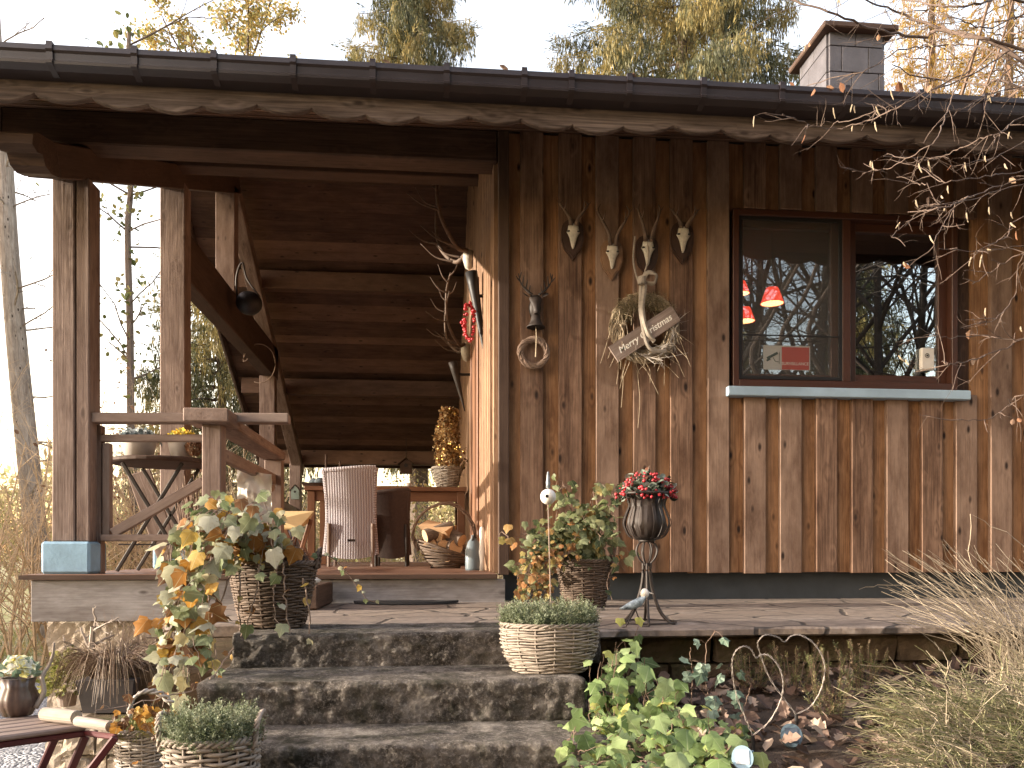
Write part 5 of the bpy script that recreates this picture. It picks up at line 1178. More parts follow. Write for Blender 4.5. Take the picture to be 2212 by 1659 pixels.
a=rng.uniform(0,6.28,90); u=MPP(1015,5.5); P_=np.stack([c[0]+np.cos(a)*11*u+rng.normal(size=90)*.006,c[1]+rng.normal(size=90)*.012,c[2]+np.sin(a)*38*u+rng.normal(size=90)*.008],1)
M['berry']=plain('red_berry',(.42,.03,.04),.3,var=.4,scale=60); bb.inst(*SPH,P_,rotm(90),rng.uniform(.007,.013,90)); bb.build('berries',M['berry'],t,True)
# kettle, iron ring and hanging birdhouse, small birdhouse on post
p=PT(538,655,7.55); t=thing('kettle','dark round kettle hanging from the king post','kettle',p); u=MPP(538,7.55)
mb=MB(); mb.lathe([(28*u*math.sin(a),-28*u*math.cos(a)*.9) for a in np.linspace(0,math.pi,12)],p,20); mb.build('body',M['black'],t,True)
mb=MB(); mb.tube(sm([p+[-.10,0,.02],p+[-.11,0,.22],p+[-.06,0,.36],p+[-.02,0,.22],p+[.09,0,.06]],6),.010,6); mb.build('handle',M['iron'],t,True)
p=PT(560,785,8.6); t=thing('iron_ring','thin scrolled iron hoop hanging from the tie beam','hoop',p); u=MPP(560,8.6)
mb=MB(); P_=[p+np.array([math.cos(a)*(34*u-max(0,(2.2-a))*8*u*(a<2.2)),0,math.sin(a)*(40*u)]) for a in np.linspace(3.4,-2.2,40)]; P_=[p+np.array([math.cos(a)*34*u,0,math.sin(a)*42*u]) for a in np.linspace(2.9,-1.9,36)]; mb.tube(P_,.006,6); sp_=[p+np.array([-33*u+.04*(.5+.5*math.cos(a))*math.cos(a),0,10*u-a*.008-.02*math.sin(a)]) for a in np.linspace(0,5,16)]; mb.tube(sp_,.005,5); mb.tube([p+[-33*u,0,10*u],p+[-33*u,0,44*u+.08]],.003,5); mb.build('hoop',M['twig_grey'],t,True)
def birdhouse(x,y,Y,w_,h_,matb,label,hang=False,post=False):
    p=PT(x,y,Y); u=MPP(x,Y); W_=w_*u; H_=h_*u; t=thing('birdhouse',label,'birdhouse',p); mb=MB()
    mb.prism([(-W_*.38,-H_*.5),(W_*.38,-H_*.5),(W_*.38,H_*.12),(0,H_*.42),(-W_*.38,H_*.12)],lambda a,b,d:(p[0]+a,d,p[2]+b),Y,Y+W_*.7); mb.build('box',matb,t)
    mb=MB(); 
    for sg in (-1,1): mb.bar((p[0],Y+W_*.35,p[2]+H_*.47),(p[0]+sg*W_*.52,Y+W_*.35,p[2]+H_*.06),W_*.9,.012,up=(0,0,1))
    mb.build('roof',M['beam'],t); mb=MB(); mb.tube([(p[0],Y-.001,p[2]-.02*0),(p[0],Y-.004,p[2])],W_*.12,12); mb.build('entrance_hole',M['black'],t)
    if hang: mb=MB(); mb.tube([(p[0],Y+W_*.35,p[2]+H_*.47),(p[0],Y+W_*.35,RU(Y)-.1)],.004,5); mb.build('hook',M['iron'],t)
birdhouse(877,1005,11.4,34,34,M['beam'],'dark round-fronted birdhouse hanging under the far eave',True)
birdhouse(637,1062,11.4,22,32,plain('mint',(.25,.32,.28),.7),'little grey-green birdhouse fixed to the far post')
t=thing('folding_stool','small wooden folding seat with a yellow-beige canvas top','stool',tuple(PT(640,1225,6.8)))
mb=MB(); V=[PT(600,1104,6.9),PT(678,1104,6.9),PT(664,1128,6.7),PT(646,1140,6.5),PT(612,1140,6.5),PT(600,1122,6.6)]; V=[np.array(v) for v in V]; mb.add(V+[v-[0,0,.012] for v in V],[np.arange(6)[None,:],(6+np.arange(6))[None,::-1],np.array([[i,(i+1)%6,6+(i+1)%6,6+i] for i in range(6)])]); mb.build('seat',plain('canvas',(.62,.45,.22),.85,var=.1),t)
for k,(x0,x1) in enumerate(((606,650),(650,612),(672,640),(632,668))):
    mb=MB(); mb.bar(PT(x0,1122,6.75+.1*(k%2)),np.array([PT(x1,1215,6.75)[0],6.75+.1*(k%2),DK]),.02,.035); mb.build('leg',M['teak'],t)
mbx=thing('doormat','dark semicircular rubber mat on the flagstones at the threshold','mat',tuple(PT(880,1308,4.15))); mb=MB(); c=PT(876,1308,4.2); c[2]=PZ; P_=[(math.cos(a)*.27,-math.sin(a)*.17) for a in np.linspace(0,math.pi,22)]
mb.prism(P_[::-1],lambda a,b,d:(c[0]+a,4.33+b,d),PZ+.002,PZ+.014); mb.build('mat',plain('rubber',(.035,.035,.037),.7,scale=60,bumpd=.003),mbx)
t=thing('wood_block','old dark timber block beside the ivy basket at the deck edge','block',tuple(PT(670,1330,3.9))); mb=MB(); a=PT(618,1330,3.85)[0]; b_=PT(690,1330,3.85)[0]; mb.box(a,b_,3.80,4.36,PZ+.001,PZ+.11,1,b=.008); mb.build('block',M['beam'],t)
t=thing('white_shell','white glazed shell resting on the dark timber block','ornament',tuple(PT(668,1278,3.95))); c=PT(668,1281,3.9); c[2]=PZ+.11; mb=MB(); mb.lathe([(0,0),(.03,.003),(.045,.022),(.03,.034),(.008,.04),(0,.04)],c,16,ribs=8,ra=.12,sx=1.1,sy=.7); mb.build('shell',M['white'],t,True)
# ================================================================== FOREGROUND PLANTS AND POTS
def PH(x,y,z):
    t=(ZC-z)*F/(y-HY); dx=(x-CX)/F
    return np.array([t*(dx*math.cos(TH)+math.sin(TH)), t*(math.cos(TH)-dx*math.sin(TH)), z])
def rot_leaf(n,nrm,tip,jn=.4,jt=.6):
    z=np.array(nrm,float)+rng.normal(size=(n,3))*jn; z/=np.linalg.norm(z,axis=1,keepdims=True)
    y=np.array(tip,float)+rng.normal(size=(n,3))*jt; y-= (y*z).sum(1,keepdims=True)*z; y/=np.linalg.norm(y,axis=1,keepdims=True)
    return np.stack([np.cross(y,z),y,z],-1)
IVYC=[(.50,.50,.38),(.33,.38,.22),(.16,.22,.09),(.24,.30,.13),(.42,.44,.26),(.52,.40,.12),(.50,.27,.06),(.26,.11,.05)]
M['ivy_autumn']=leafmat('ivy_autumn',[(.44,.44,.35),(.22,.26,.14),(.10,.13,.05),(.27,.30,.16),(.42,.40,.27),(.46,.32,.07),(.40,.18,.035),(.11,.055,.028)],.42,vein=True)
M['ivy_dark']=leafmat('ivy_dark',[(.05,.065,.025),(.09,.11,.04),(.16,.18,.08),(.26,.29,.16),(.30,.25,.08),(.30,.14,.05)],.35,vein=True)
M['ivy_green']=leafmat('ivy_green',[(.09,.14,.045),(.17,.25,.085),(.26,.36,.14),(.34,.43,.21),(.24,.32,.11),(.42,.42,.12)],.40,vein=True)
M['ivy_teal']=leafmat('ivy_teal',[(.12,.18,.13),(.18,.25,.19),(.24,.32,.25)],.3,vein=True)
M['lavender']=leafmat('lavender_leaf',[(.05,.065,.028),(.10,.125,.06),(.18,.21,.12),(.30,.33,.23),(.15,.14,.07)],.3)
M['sedge']=leafmat('sedge_blade',[(.08,.05,.035),(.20,.13,.09),(.34,.25,.18),(.44,.36,.27)],.25)
M['moss']=leafmat('moss_leaf',[(.12,.13,.035),(.24,.25,.07),(.36,.34,.12)],.3)
M['heath']=leafmat('dry_heather',[(.035,.02,.016),(.07,.04,.03),(.13,.08,.055),(.22,.16,.12)],.2)
def plant(name,label,loc,cat='plant',group=None): return thing(name,label,cat,loc,group)
def leaves_on(fo,P_,size,jn=.45,jt=.7,nrm=(0,-.75,.6),tip=(0,-.3,-1),rnd=None):
    P_=np.asarray(P_); n=len(P_); R_=rot_leaf(n,nrm,tip,jn,jt); s_=size*rng.uniform(.55,1.25,n); r_=rng.random(n) if rnd is None else rnd
    for k in range(3):
        q=slice(k,None,3); fo.inst(*IVY[k],P_[q],R_[q],np.stack([s_[q]*rng.uniform(.8,1.1,len(s_[q])),s_[q],s_[q]],1),r_[q])
def vine(st,fo,pts,size,step,spread=.02,r=.0016,jn=.45,rnd=None,nrm=(0,-.75,.6)):
    p=sm(pts,8); p[1:]+=rng.normal(size=(len(p)-1,3))*.0025; st.tube(p,np.linspace(r*1.3,r*.7,len(p)),4)
    L=np.concatenate([[0],np.cumsum(np.linalg.norm(np.diff(p,axis=0),axis=1))]); n=max(1,int(L[-1]/step)); P_=[]
    for k in range(n):
        l=(k+random.random())/n*L[-1]; i=min(len(p)-2,int(np.searchsorted(L,l))-1 if l>0 else 0); i=max(0,i)
        b=p[i]; e=b+np.array([rng.normal()*spread,-abs(rng.normal())*spread,rng.normal()*spread*.8+spread*.3]); st.tube([b,(b+e)/2+[0,0,.004],e],[.0009,.0008,.0007],3,cap=False); P_.append(e)
    leaves_on(fo,P_,size,jn,.6,nrm,rnd=None if rnd is None else np.clip(rng.normal(rnd[0],rnd[1],len(P_)),0,.999)); return p
# --- big dark basket with autumn ivy, left on the top step
handles_h=.05
bk,c,rt,h,u=basket('willow_basket','large dark willow basket on the top step, half hidden by autumn ivy',590,1352,2.93,186,128,1216,'wicker_brown',handles=1,levels=17,stakes=26,zbase=PZ+.002)
t=plant('ivy_plant','sprawling cream, green and orange autumn ivy spilling left from the dark basket',(c[0],c[1],c[2]+h))
st_=MB(); fo=MB(); root=c+np.array([0,0,h*.9])
def W(x,y,Y): return PT(x,y,Y)
ends=[]
for k in range(19):      # mound over the basket and to the left
    ex,ey=random.uniform(395,640),random.uniform(1115,1240); 
    m_=W((ex+600)/2+random.uniform(-25,25),min(ey,1190)-random.uniform(10,60),2.8); vine(st_,fo,[root+rng.normal(size=3)*.02,m_,W(ex,ey,2.72+random.uniform(-.1,.12))],.056,.055,.02)
for k in range(24):      # cascade down the left side
    x0=random.uniform(370,480); y0=random.uniform(1150,1290); x1=np.interp(random.random(),[0,1],[318,470]); y1=random.uniform(1330,1560)
    Ya=2.66+random.uniform(-.08,.08); vine(st_,fo,[root+[-.05,0,.02],W((x0+560)/2,y0-70,Ya+.08),W(x0,y0,Ya),W((x0+x1)/2+random.uniform(-15,15),(y0+y1)/2,Ya-.08),W(x1,y1,Ya-.16)],.052,.052,.018)
for pts in ([(560,1220),(548,1300),(512,1400),(478,1520)],[(612,1215),(618,1300),(632,1400),(640,1450)],[(655,1250),(668,1330),(660,1420),(606,1530),(590,1590)],[(520,1230),(516,1340),(540,1410),(548,1440)],[(600,1220),(590,1290),(600,1350)],[(500,1230),(470,1330),(440,1400),(430,1490)]):
    vine(st_,fo,[W(x,y,2.66+.02*i) for i,(x,y) in enumerate(pts)],.026,.075,.012,r=.0022)
vine(st_,fo,[W(680,1195,2.9),W(730,1215,3.2),W(790,1290,3.7),W(820,1302,3.9)],.03,.09,.01,r=.002); vine(st_,fo,[W(505,1400,2.5),W(450,1470,2.45),W(390,1500,2.4),W(210,1535,2.35)],.02,.06,.01,r=.002,rnd=(.85,.06))
big=[(452,1128,.062,.02),(487,1190,.064,.1),(545,1130,.060,.4),(378,1236,.07,.55),(415,1160,.055,.7),(430,1205,.060,.72),(322,1350,.066,.82),(345,1348,.045,.8),(352,1475,.070,.68),(446,1432,.058,.35),(535,1362,.045,.3),(612,1360,.045,.15),(505,1235,.04,.4),(640,1150,.045,.5),(520,1090,.045,.92),(548,1105,.040,.9),(400,1400,.05,.3),(365,1290,.05,.1),(390,1455,.045,.05),(510,1150,.05,.0),(600,1255,.038,.3),(560,1250,.034,.4),(462,1270,.05,.15),(340,1410,.05,.2),(380,1350,.05,.9),(420,1300,.048,.0)]
for x,y,s_,r_ in big:
    fo.inst(*IVY[random.randint(0,2)],np.array([W(x,y-12,2.56)]),rot_leaf(1,(.05,-1,.45),(random.uniform(-.6,.2),-.2,-1),.15,.2),[s_],np.array([r_*.98+.01]))
st_.build('stems',M['twig_grey'],t); fo.build('leaves',M['ivy_autumn'],t,True)
t=plant('heather_plant','dried dark brown heather tuft in the large dark basket',(c[0]+.03,c[1],c[2]+h)); mb=MB(); n=1500
a=rng.uniform(0,6.28,n); r_=np.sqrt(rng.random(n)); P_=np.stack([c[0]+.03+np.cos(a)*r_*.085,c[1]+np.sin(a)*r_*.08,c[2]+h*.85+rng.random(n)*(.10*(1-.6*r_**2))],1)
mb.inst(*SPR[1],P_,rot_dir(rng.normal(size=(n,3))*.5+np.stack([np.cos(a)*.5,np.sin(a)*.5,np.ones(n)],1)),rng.uniform(.012,.03,n)); mb.build('foliage',M['heath'],t)
# --- ivy basket in front of the plank wall
handles_h=.075
bk,c,rt,h,u=basket('willow_basket','tapered grey-brown willow basket of ivy in front of the plank wall',1262,1309,3.93,120,86,1212,'wicker_brown',handles=1,levels=16,stakes=22,zbase=PZ+.002)
t=plant('ivy_plant','bushy dark green ivy growing over the tapered basket against the planks',(c[0],c[1],c[2]+h)); st_=MB(); fo=MB(); root=c+np.array([0,0,h*.9])
for k in range(62):
    ex=random.uniform(1098,1372); ey=random.uniform(1068,1225) if ex<1345 else random.uniform(1130,1260)
    if ex<1180: ey=random.uniform(1080,1295)
    m_=W((ex+1262)/2+random.uniform(-20,20),min(ey,1190)-random.uniform(0,40),3.9); vine(st_,fo,[root+rng.normal(size=3)*.03,m_,W(ex,ey,3.85+random.uniform(-.15,.2))],.046,.030,.026,rnd=(.45,.22))
for k in range(16):
    x=random.uniform(1110,1190); vine(st_,fo,[W(x+60,1180,3.8),W(x+10,1230,3.72),W(x+random.uniform(-15,25),1300,3.7)],.034,.034,.02,rnd=(.85,.12))
vine(st_,fo,[W(1325,1215,3.8),W(1312,1262,3.75),W(1322,1296,3.75)],.022,.04,.01); vine(st_,fo,[W(1110,1180,3.8),W(1082,1150,3.9),W(1075,1190,3.9)],.04,.05,.01,rnd=(.7,.1))
st_.build('stems',M['twig'],t); fo.build('leaves',M['ivy_dark'],t,True)
# --- lavender basket on the second step
handles_h=.03
bk,c,rt,h,u=basket('willow_basket','oval pale willow basket of clipped lavender on the second step',1187,1466,2.53,206,150,1347,'wicker_grey',levels=14,stakes=24,zbase=Z(-.356)+.001,sy=.80,bulge=.10,plait=1.1)
def lav(c,rt,h,label,hh,n=2600,sy=.8,matn='lavender',ls=.020,ragged=.02,up=.55):
    t=plant('lavender_plant',label,(c[0],c[1],c[2]+h)); mb=MB(); m_=n//6; a=rng.uniform(0,6.28,m_); r_=np.sqrt(rng.random(m_)); bx=c[0]+np.cos(a)*r_*rt*.93; by=c[1]+np.sin(a)*r_*rt*sy*.93; H_=hh*(1-.35*r_**3)+rng.normal(size=m_)*ragged
    P_=[];D_=[]
    for k in range(6):
        f=(k+rng.random(m_))/6; P_.append(np.stack([bx+np.cos(a)*.02*f,by+np.sin(a)*.02*f,c[2]+h*.86+H_*f],1)); D_.append(np.stack([np.cos(a)*.3,np.sin(a)*.3,np.full(m_,up*1.6)],1)+rng.normal(size=(m_,3))*.5)
    P_=np.concatenate(P_); D_=np.concatenate(D_); mb.inst(*SPR[0],P_,rot_dir(D_),rng.uniform(.7,1.3,len(P_))*ls,np.clip(.35+.5*np.repeat(np.arange(6),m_)/6*rng.random(len(P_))+rng.normal(size=len(P_))*.15,0,1)); mb.build('foliage',M[matn],t); return t
lav(c,rt,h,'low clipped grey-green lavender in the oval basket on the second step',.075,ls=.024,ragged=.012)
# stake with white ball
p=PT(1184,1073,2.62); t=thing('garden_stake','thin rod with a white pierced ball and finial, stuck into the lavender basket','garden stake',(p[0],p[1],c[2]+h)); u=MPP(1184,2.62)
mb=MB(); q0=p+[0,0,-14*u]; mb.tube([q0,(p[0]+.004,p[1]-.05,c[2]+h*.7)],.0022,6); mb.build('rod',M['twig_grey'],t)
mb=MB(); mb.lathe([(17*u*math.sin(a),-17*u*math.cos(a)) for a in np.linspace(0,math.pi,14)],p,22); bl=mb.build('ball',M['white'],t,True)
mb=MB(); mb.tube([p+[-5*u,-15.5*u,0],p+[-5*u,-17.2*u,0]],[3.6*u,3.6*u],10); mb.build('hole',M['black'],bl)
mb=MB(); mb.lathe([(0,0),(5*u,3*u),(4*u,8*u),(5*u,14*u),(3.4*u,20*u),(3.5*u,28*u),(2*u,36*u),(0,38*u)],p+[0,0,17*u],12); mb.build('finial',plain('mottled_ceramic',(.22,.25,.27),.4,var=.9,scale=90),t,True)
# --- plant stand with berries
YS=2.95; c=PT(1397,1350,YS); c[2]=PZ; u=MPP(1397,YS)
t=thing('plant_stand','tall wrought-iron plant stand with a caged onion-shaped bowl in front of the planks','plant stand',c)
Hh=lambda y:(PT(1397,y,YS)[2])
cage=[(14,Hh(1168)),(38,Hh(1160)),(50,Hh(1140)),(52,Hh(1125)),(45,Hh(1105)),(40,Hh(1092)),(44,Hh(1078)),(52,Hh(1068))]
for k in range(16):
    a=2*math.pi*k/16+.1; P_=sm([(c[0]+math.cos(a)*r_*u,c[1]+math.sin(a)*r_*u,z) for r_,z in cage],4); mb=MB(); 
    t_=np.gradient(P_,axis=0); V=[]; tang=np.array([-math.sin(a),math.cos(a),0]); rad_=np.array([math.cos(a),math.sin(a),0])
    for q in P_: V+=[q-tang*.0055,q+tang*.0055,q+tang*.0055-rad_*.0025,q-tang*.0055-rad_*.0025]
    n=len(P_); i=np.arange(n-1)[:,None]; j=np.arange(4)[None,:]; qf=np.stack([i*4+j,i*4+(j+1)%4,(i+1)*4+(j+1)%4,(i+1)*4+j],-1).reshape(-1,4); mb.add(V,[qf]); mb.build('cage_bar',M['iron'],t)
mb=MB(); mb.lathe([(0,Hh(1168)-c[2]),(20*u,Hh(1166)-c[2]),(36*u,Hh(1155)-c[2]),(44*u,Hh(1138)-c[2]),(40*u,Hh(1120)-c[2]),(34*u,Hh(1098)-c[2]),(36*u,Hh(1070)-c[2]),(30*u,Hh(1072)-c[2]),(0,Hh(1078)-c[2])],c,24); mb.build('inner_pot',plain('dark_pot',(.045,.03,.024),.55,var=.5,scale=12),t,True)
mb=MB(); mb.tube([(c[0]+math.cos(a)*53*u,c[1]+math.sin(a)*53*u,Hh(1067)) for a in np.linspace(0,6.283,28,endpoint=False)],.005,6,closed=True); mb.tube([(c[0]+math.cos(a)*15*u,c[1]+math.sin(a)*15*u,Hh(1168)) for a in np.linspace(0,6.283,18,endpoint=False)],.006,6,closed=True); mb.build('rim_ring',M['iron'],t,True)
for k in range(8):
    a=2*math.pi*k/8+.2; P_=sm([(c[0]+math.cos(a)*r_*u,c[1]+math.sin(a)*r_*u,Hh(y)) for r_,y in ((8,1168),(19,1176),(24,1190),(19,1205),(10,1216),(9,1222))],4); mb=MB(); mb.tube(P_,.0032,5); mb.build('knop_bar',M['iron'],t,True)
for k in range(6):
    a=2*math.pi*k/6+.35; P_=sm([(c[0]+math.cos(a)*r_*u,c[1]+math.sin(a)*r_*u,z) for r_,z in ((9,Hh(1216)),(9,Hh(1240)),(15,Hh(1275)),(30,Hh(1315)),(50,PZ+.012),(66,PZ+.004))],5); mb=MB(); mb.tube(P_,.005,6); mb.build('leg',M['iron'],t,True)
mb=MB(); mb.tube([(c[0]+math.cos(a)*62*u,c[1]+math.sin(a)*62*u,PZ+.006) for a in np.linspace(0,6.283,36,endpoint=False)],.0035,6,closed=True); mb.build('foot_ring',M['iron'],t,True)
tp=plant('berry_plant','wintergreen with red berries and grey-green leaves on the iron stand',(c[0],c[1],Hh(1068))); mb=MB(); n=420
d=rng.normal(size=(n,3)); d/=np.linalg.norm(d,axis=1,keepdims=True); d[:,2]=abs(d[:,2]); P_=np.array([c[0],c[1],Hh(1074)])+d*np.array([60*u,52*u,56*u])*rng.uniform(.55,1.02,n)[:,None]
mb.inst(*LEAF_T,P_,rotm(n,(0,-.4,.8),.6),rng.uniform(.018,.034,n)); mb.build('leaves',leafmat('wintergreen_leaf',[(.035,.045,.03),(.07,.09,.06),(.16,.20,.16),(.30,.34,.29),(.12,.05,.03)],.2,rough=.35),tp)
mb=MB(); n=150; d=rng.normal(size=(n,3)); d/=np.linalg.norm(d,axis=1,keepdims=True); d[:,2]=abs(d[:,2])*1.0-.12; P_=np.array([c[0],c[1],Hh(1072)])+d*np.array([66*u,56*u,58*u])*rng.uniform(.8,1.04,n)[:,None]; mb.inst(*SPH,P_,rotm(n),rng.uniform(.0048,.0072,n)); mb.build('berries',M['berry'],tp,True)
# --- bird figurine
YB_=2.78; p=PT(1372,1300,YB_); u=MPP(1372,YB_); t=thing('bird_figure','small tin bird with a white head on thin wire legs beside the iron stand','figurine',(p[0],YB_,PZ))
mb=MB(); n=12; prof=[(-34,-9,1.5,1),(-24,-6,6,3),(-10,-2,12,8),(4,3,14,11),(14,8,13,11),(20,15,9,9),(22,20,8,8)]; V=[]
for x,z,a,b in prof:
    for k in range(n): an=2*math.pi*k/n; V.append((p[0]+x*u,p[1]+math.cos(an)*b*u,p[2]+(z+math.sin(an)*a*.8-6)*u))
m_=len(prof); i=np.arange(m_-1)[:,None]; j=np.arange(n)[None,:]; q=np.stack([i*n+j,i*n+(j+1)%n,(i+1)*n+(j+1)%n,(i+1)*n+j],-1).reshape(-1,4)[:, ::-1]
mb.add(V,[q,np.arange(n)[None,:],((m_-1)*n+np.arange(n))[None,::-1]]); mb.build('body',plain('verdigris_tin',(.30,.37,.42),.45,metal=.2,var=.8,scale=60),t,True)
mb=MB(); mb.lathe([(9.5*u*math.sin(a),-11*u*math.cos(a)) for a in np.linspace(0,math.pi,10)],p+[21*u,0,18*u],14); mb.tube([p+[28*u,0,20*u],p+[40*u,-.004,17*u]],[3*u,.5*u],6); mb.build('head',M['white'],t,True)
for sg in (-1,1):
    for (dx,ex) in ((6,18 if sg>0 else -30),): mb=MB(); mb.tube([p+[0,sg*3*u,-12*u],(p[0]+(16 if sg>0 else -22)*u,p[1]+sg*8*u,PZ+.004),(p[0]+(34 if sg>0 else -30)*u,p[1]+sg*8*u,PZ+.003)],.0022,5); mb.build('leg',M['iron'],t)
# --- lower left: tall pale basket and lavender basket
handles_h=.05
bk,c,rt,h,u=basket('willow_basket','tall whitewashed willow basket at the bottom left of the steps',312,1760,2.14,118,92,1572,'wicker_pale',levels=17,stakes=20,zbase=Z(-.60)+.003,handles=0,sy=.95)
t=plant('moss_plant','mossy mix with rust-coloured ivy leaves in the tall whitewashed basket',(c[0],c[1],c[2]+h)); fo=MB(); n=700; a=rng.uniform(0,6.28,n); r_=np.sqrt(rng.random(n))*rt*1.12; P_=np.stack([c[0]+np.cos(a)*r_,c[1]+np.sin(a)*r_,c[2]+h*.93+rng.random(n)*.03],1)
fo.inst(*SPR[2],P_,rotm(n,(0,0,1),.7),rng.uniform(.012,.022,n)); fo.build('moss',M['moss'],t)
fo=MB(); P_=np.array([W(random.uniform(245,380),random.uniform(1525,1575),2.05) for k in range(34)]+[W(x,y,2.02) for x,y in ((330,1590),(300,1645),(345,1575),(268,1550),(275,1500),(352,1545))]); leaves_on(fo,P_,.026,.4,.8,rnd=rng.uniform(.72,.99,len(P_))); fo.build('ivy_leaves',M['ivy_autumn'],t)
mb=MB(); P_=sm([W(278,1560,2.15),W(285,1515,2.16),W(310,1494,2.17),W(345,1498,2.18),W(372,1520,2.18)],8); ph=np.arange(len(P_))*.8
for s_ in range(2): mb.tube(P_+np.stack([np.cos(ph+s_*3.1),np.sin(ph+s_*3.1),np.sin(ph+s_*3.1+1)],1)*.004,.004,5)
mb.build('handle',M['wicker_pale'],bk,True)
handles_h=.055
bk,c,rt,h,u=basket('willow_basket','wide pale two-handled willow basket at the bottom edge beside the steps',457,1800,1.94,192,150,1592,'wicker_grey',levels=13,stakes=24,zbase=Z(-.60)+.003,handles=2,sy=.85,bulge=.06,plait=1.1)
lav(c,rt,h,'ragged grey-green lavender in the two-handled basket at the bottom edge',.072,ls=.024,ragged=.016,sy=.85)
# stone ledge, planter, pots on it
lg=thing('stone_ledge','low rubble sandstone ledge left of the steps','wall',(PT(170,1600,2.5)[0],2.5,.3)); mb=MB(); x0=PT(113,1600,2.5)[0]; zt=Z(-.5); k=0
for h_ in (.085,.10,.11,.12,.13,.14):
    x=x0+random.uniform(-.01,.02)
    while x<-.52:
        L=random.uniform(.09,.17); rough_block(mb,x,min(x+L,-.50),2.5+random.uniform(-.01,.01),2.62,zt-h_+.006,zt,amp=.012,res=.014,chip=.02,seed=k*2.2); x+=L+.007; k+=1
    zt-=h_
mb.build('stones',M['rubble'],lg); mb=MB(); rough_block(mb,x0+.01,-.50,2.53,3.25,.2,Z(-.502),amp=.008,res=.05); mb.build('core',M['darkrubble'],lg)
LZ=Z(-.498)
a=PH(166,1540,LZ); b_=PH(288,1545,LZ); wd_=b_[0]-a[0]; cc=np.array([(a[0]+b_[0])/2,a[1]+wd_*.3,LZ])
t=thing('square_planter','square dark slate planter of brown sedge on the stone ledge','planter',cc); mb=MB(); hw=wd_*.46; hh=.105
mb.hexa(np.array([[cc[0]+sx*hw*f,cc[1]+sy*hw*f,LZ+z] for z,f in ((.001,.82),(hh,1.0)) for sx,sy in ((-1,-1),(1,-1),(1,1),(-1,1))])); mb.build('box',plain('slate_planter',(.075,.068,.072),.6,var=.3,scale=8),t)
sp_=plant('sedge_plant','wispy brown sedge arching out of the square planter',(cc[0],cc[1],LZ+hh)); mb=MB()
for k in range(620):
    a_=random.random()*6.28; r_=random.random()**.5; L=random.uniform(.06,.17); b0=cc+np.array([math.cos(a_)*r_*hw*.8,math.sin(a_)*r_*hw*.8,hh*.9]); o=np.array([math.cos(a_),math.sin(a_),0]); P_=sm([b0,b0+o*L*.22+[0,0,L*.55],b0+o*L*.65+[0,0,L*random.uniform(.3,.8)],b0+o*L*1.0+[0,0,L*random.uniform(-.55,.75)]],3); mb.tube(P_,np.linspace(.0013,.0004,len(P_)),3)
mb.build('blades',M['sedge'],sp_)
t=plant('sedge_clump','tuft of tall tan grass stems behind the square planter',tuple(cc+[.02,.2,0])); mb=MB()
for k in range(170):
    b0=cc+np.array([random.uniform(-.08,.14),.12+random.random()*.12,.0]); a_=random.random()*6.28; L=random.uniform(.18,.33); P_=sm([b0,b0+[math.cos(a_)*.03,math.sin(a_)*.03,L*.6],b0+[math.cos(a_)*.1,math.sin(a_)*.05,L*random.uniform(.8,1)]],3); mb.tube(P_,np.linspace(.0014,.0005,len(P_)),3)
mb.build('stems',M['twig_grey'],t)
t=thing('driftwood_root','gnarled upright driftwood root standing behind the planter','root',tuple(PT(210,1430,2.95))); mb=MB(); b0=PT(208,1445,2.95); b0[2]=LZ
grow(mb,b0,(0,0,1),.27,.017,0,3,3,.55,0,7,None,.25,5,.45,.45); mb.build('root',M['birch'],t)
p=PH(136,1528,LZ); t=thing('log_pot','little hollowed log pot on the ledge under a green cushion bush','pot',tuple(p)); mb=MB(); mb.lathe([(0,0),(.026,0),(.03,.03),(.028,.045),(.022,.045),(.02,.03),(0,.03)],p+[0,.03,0],16); mb.build('pot',M['rail'],t)
def cushion(name,label,c,r,hgt,n,ls,matn,T=LEAF_T):
    t=plant(name,label,tuple(c)); mb=MB(); d=rng.normal(size=(n,3)); d/=np.linalg.norm(d,axis=1,keepdims=True); d[:,2]=abs(d[:,2]); P_=np.array(c)+d*np.array([r,r,hgt])*rng.uniform(.5,1.05,n)[:,None]*(1+.18*np.sin(d[:,:1]*9)*np.cos(d[:,1:2]*8)); mb.inst(*T,P_,rot_dir(d+rng.normal(size=(n,3))*.4),rng.uniform(.6,1.2,n)*ls); mb.build('foliage',M[matn],t); return t
cushion('cushion_bush','yellow-green cushion of small leaves left of the square planter',p+np.array([-.0,.05,.045]),.075,.13,900,.020,'moss')
cushion('cushion_bush','brown-tinged heather cushion between the little log pot and the planter',p+np.array([.075,.09,.06]),.06,.13,700,.020,'sedge',SPR[0])
# --- folding stand with red legs
TZ=Z(-.425); A=PH(-70,1600,TZ); B=PH(188,1566,TZ); e1=(B-A)/np.linalg.norm(B-A); e2=np.array([-e1[1],e1[0],0]); LT=np.linalg.norm(B-A); DT=.24
t=thing('folding_stand','weathered slatted stand on crossed dark red metal legs at the bottom left corner','table',tuple(A*.5+B*.5))
mb=MB()
for k in range(5):
    o=e2*(.02+k*.048); mb.bar(A+o+[0,0,-.006],B+o+[0,0,-.006],.042,.014)
mb.build('table_top',M['rail'],t)
for k,o in enumerate((.01,DT-.02)):
    mb=MB(); mb.bar(A+e2*o+[0,0,-.022],B+e2*o+[0,0,-.022],.012,.016); mb.build('side_rail',M['redmetal'],t)
for o in (.012,DT-.025):
    for s_ in (0,1):
        p0=(A if s_ else B)+e2*(o+.014*s_)+np.array([0,0,-.03]); p1=(B if s_ else A)+e2*(o+.014*s_); p1=p1+np.array([0,0,-.62]); mb=MB(); mb.bar(p0,p0+(p1-p0)*.98,.010,.020); mb.build('leg',M['redmetal'],t)
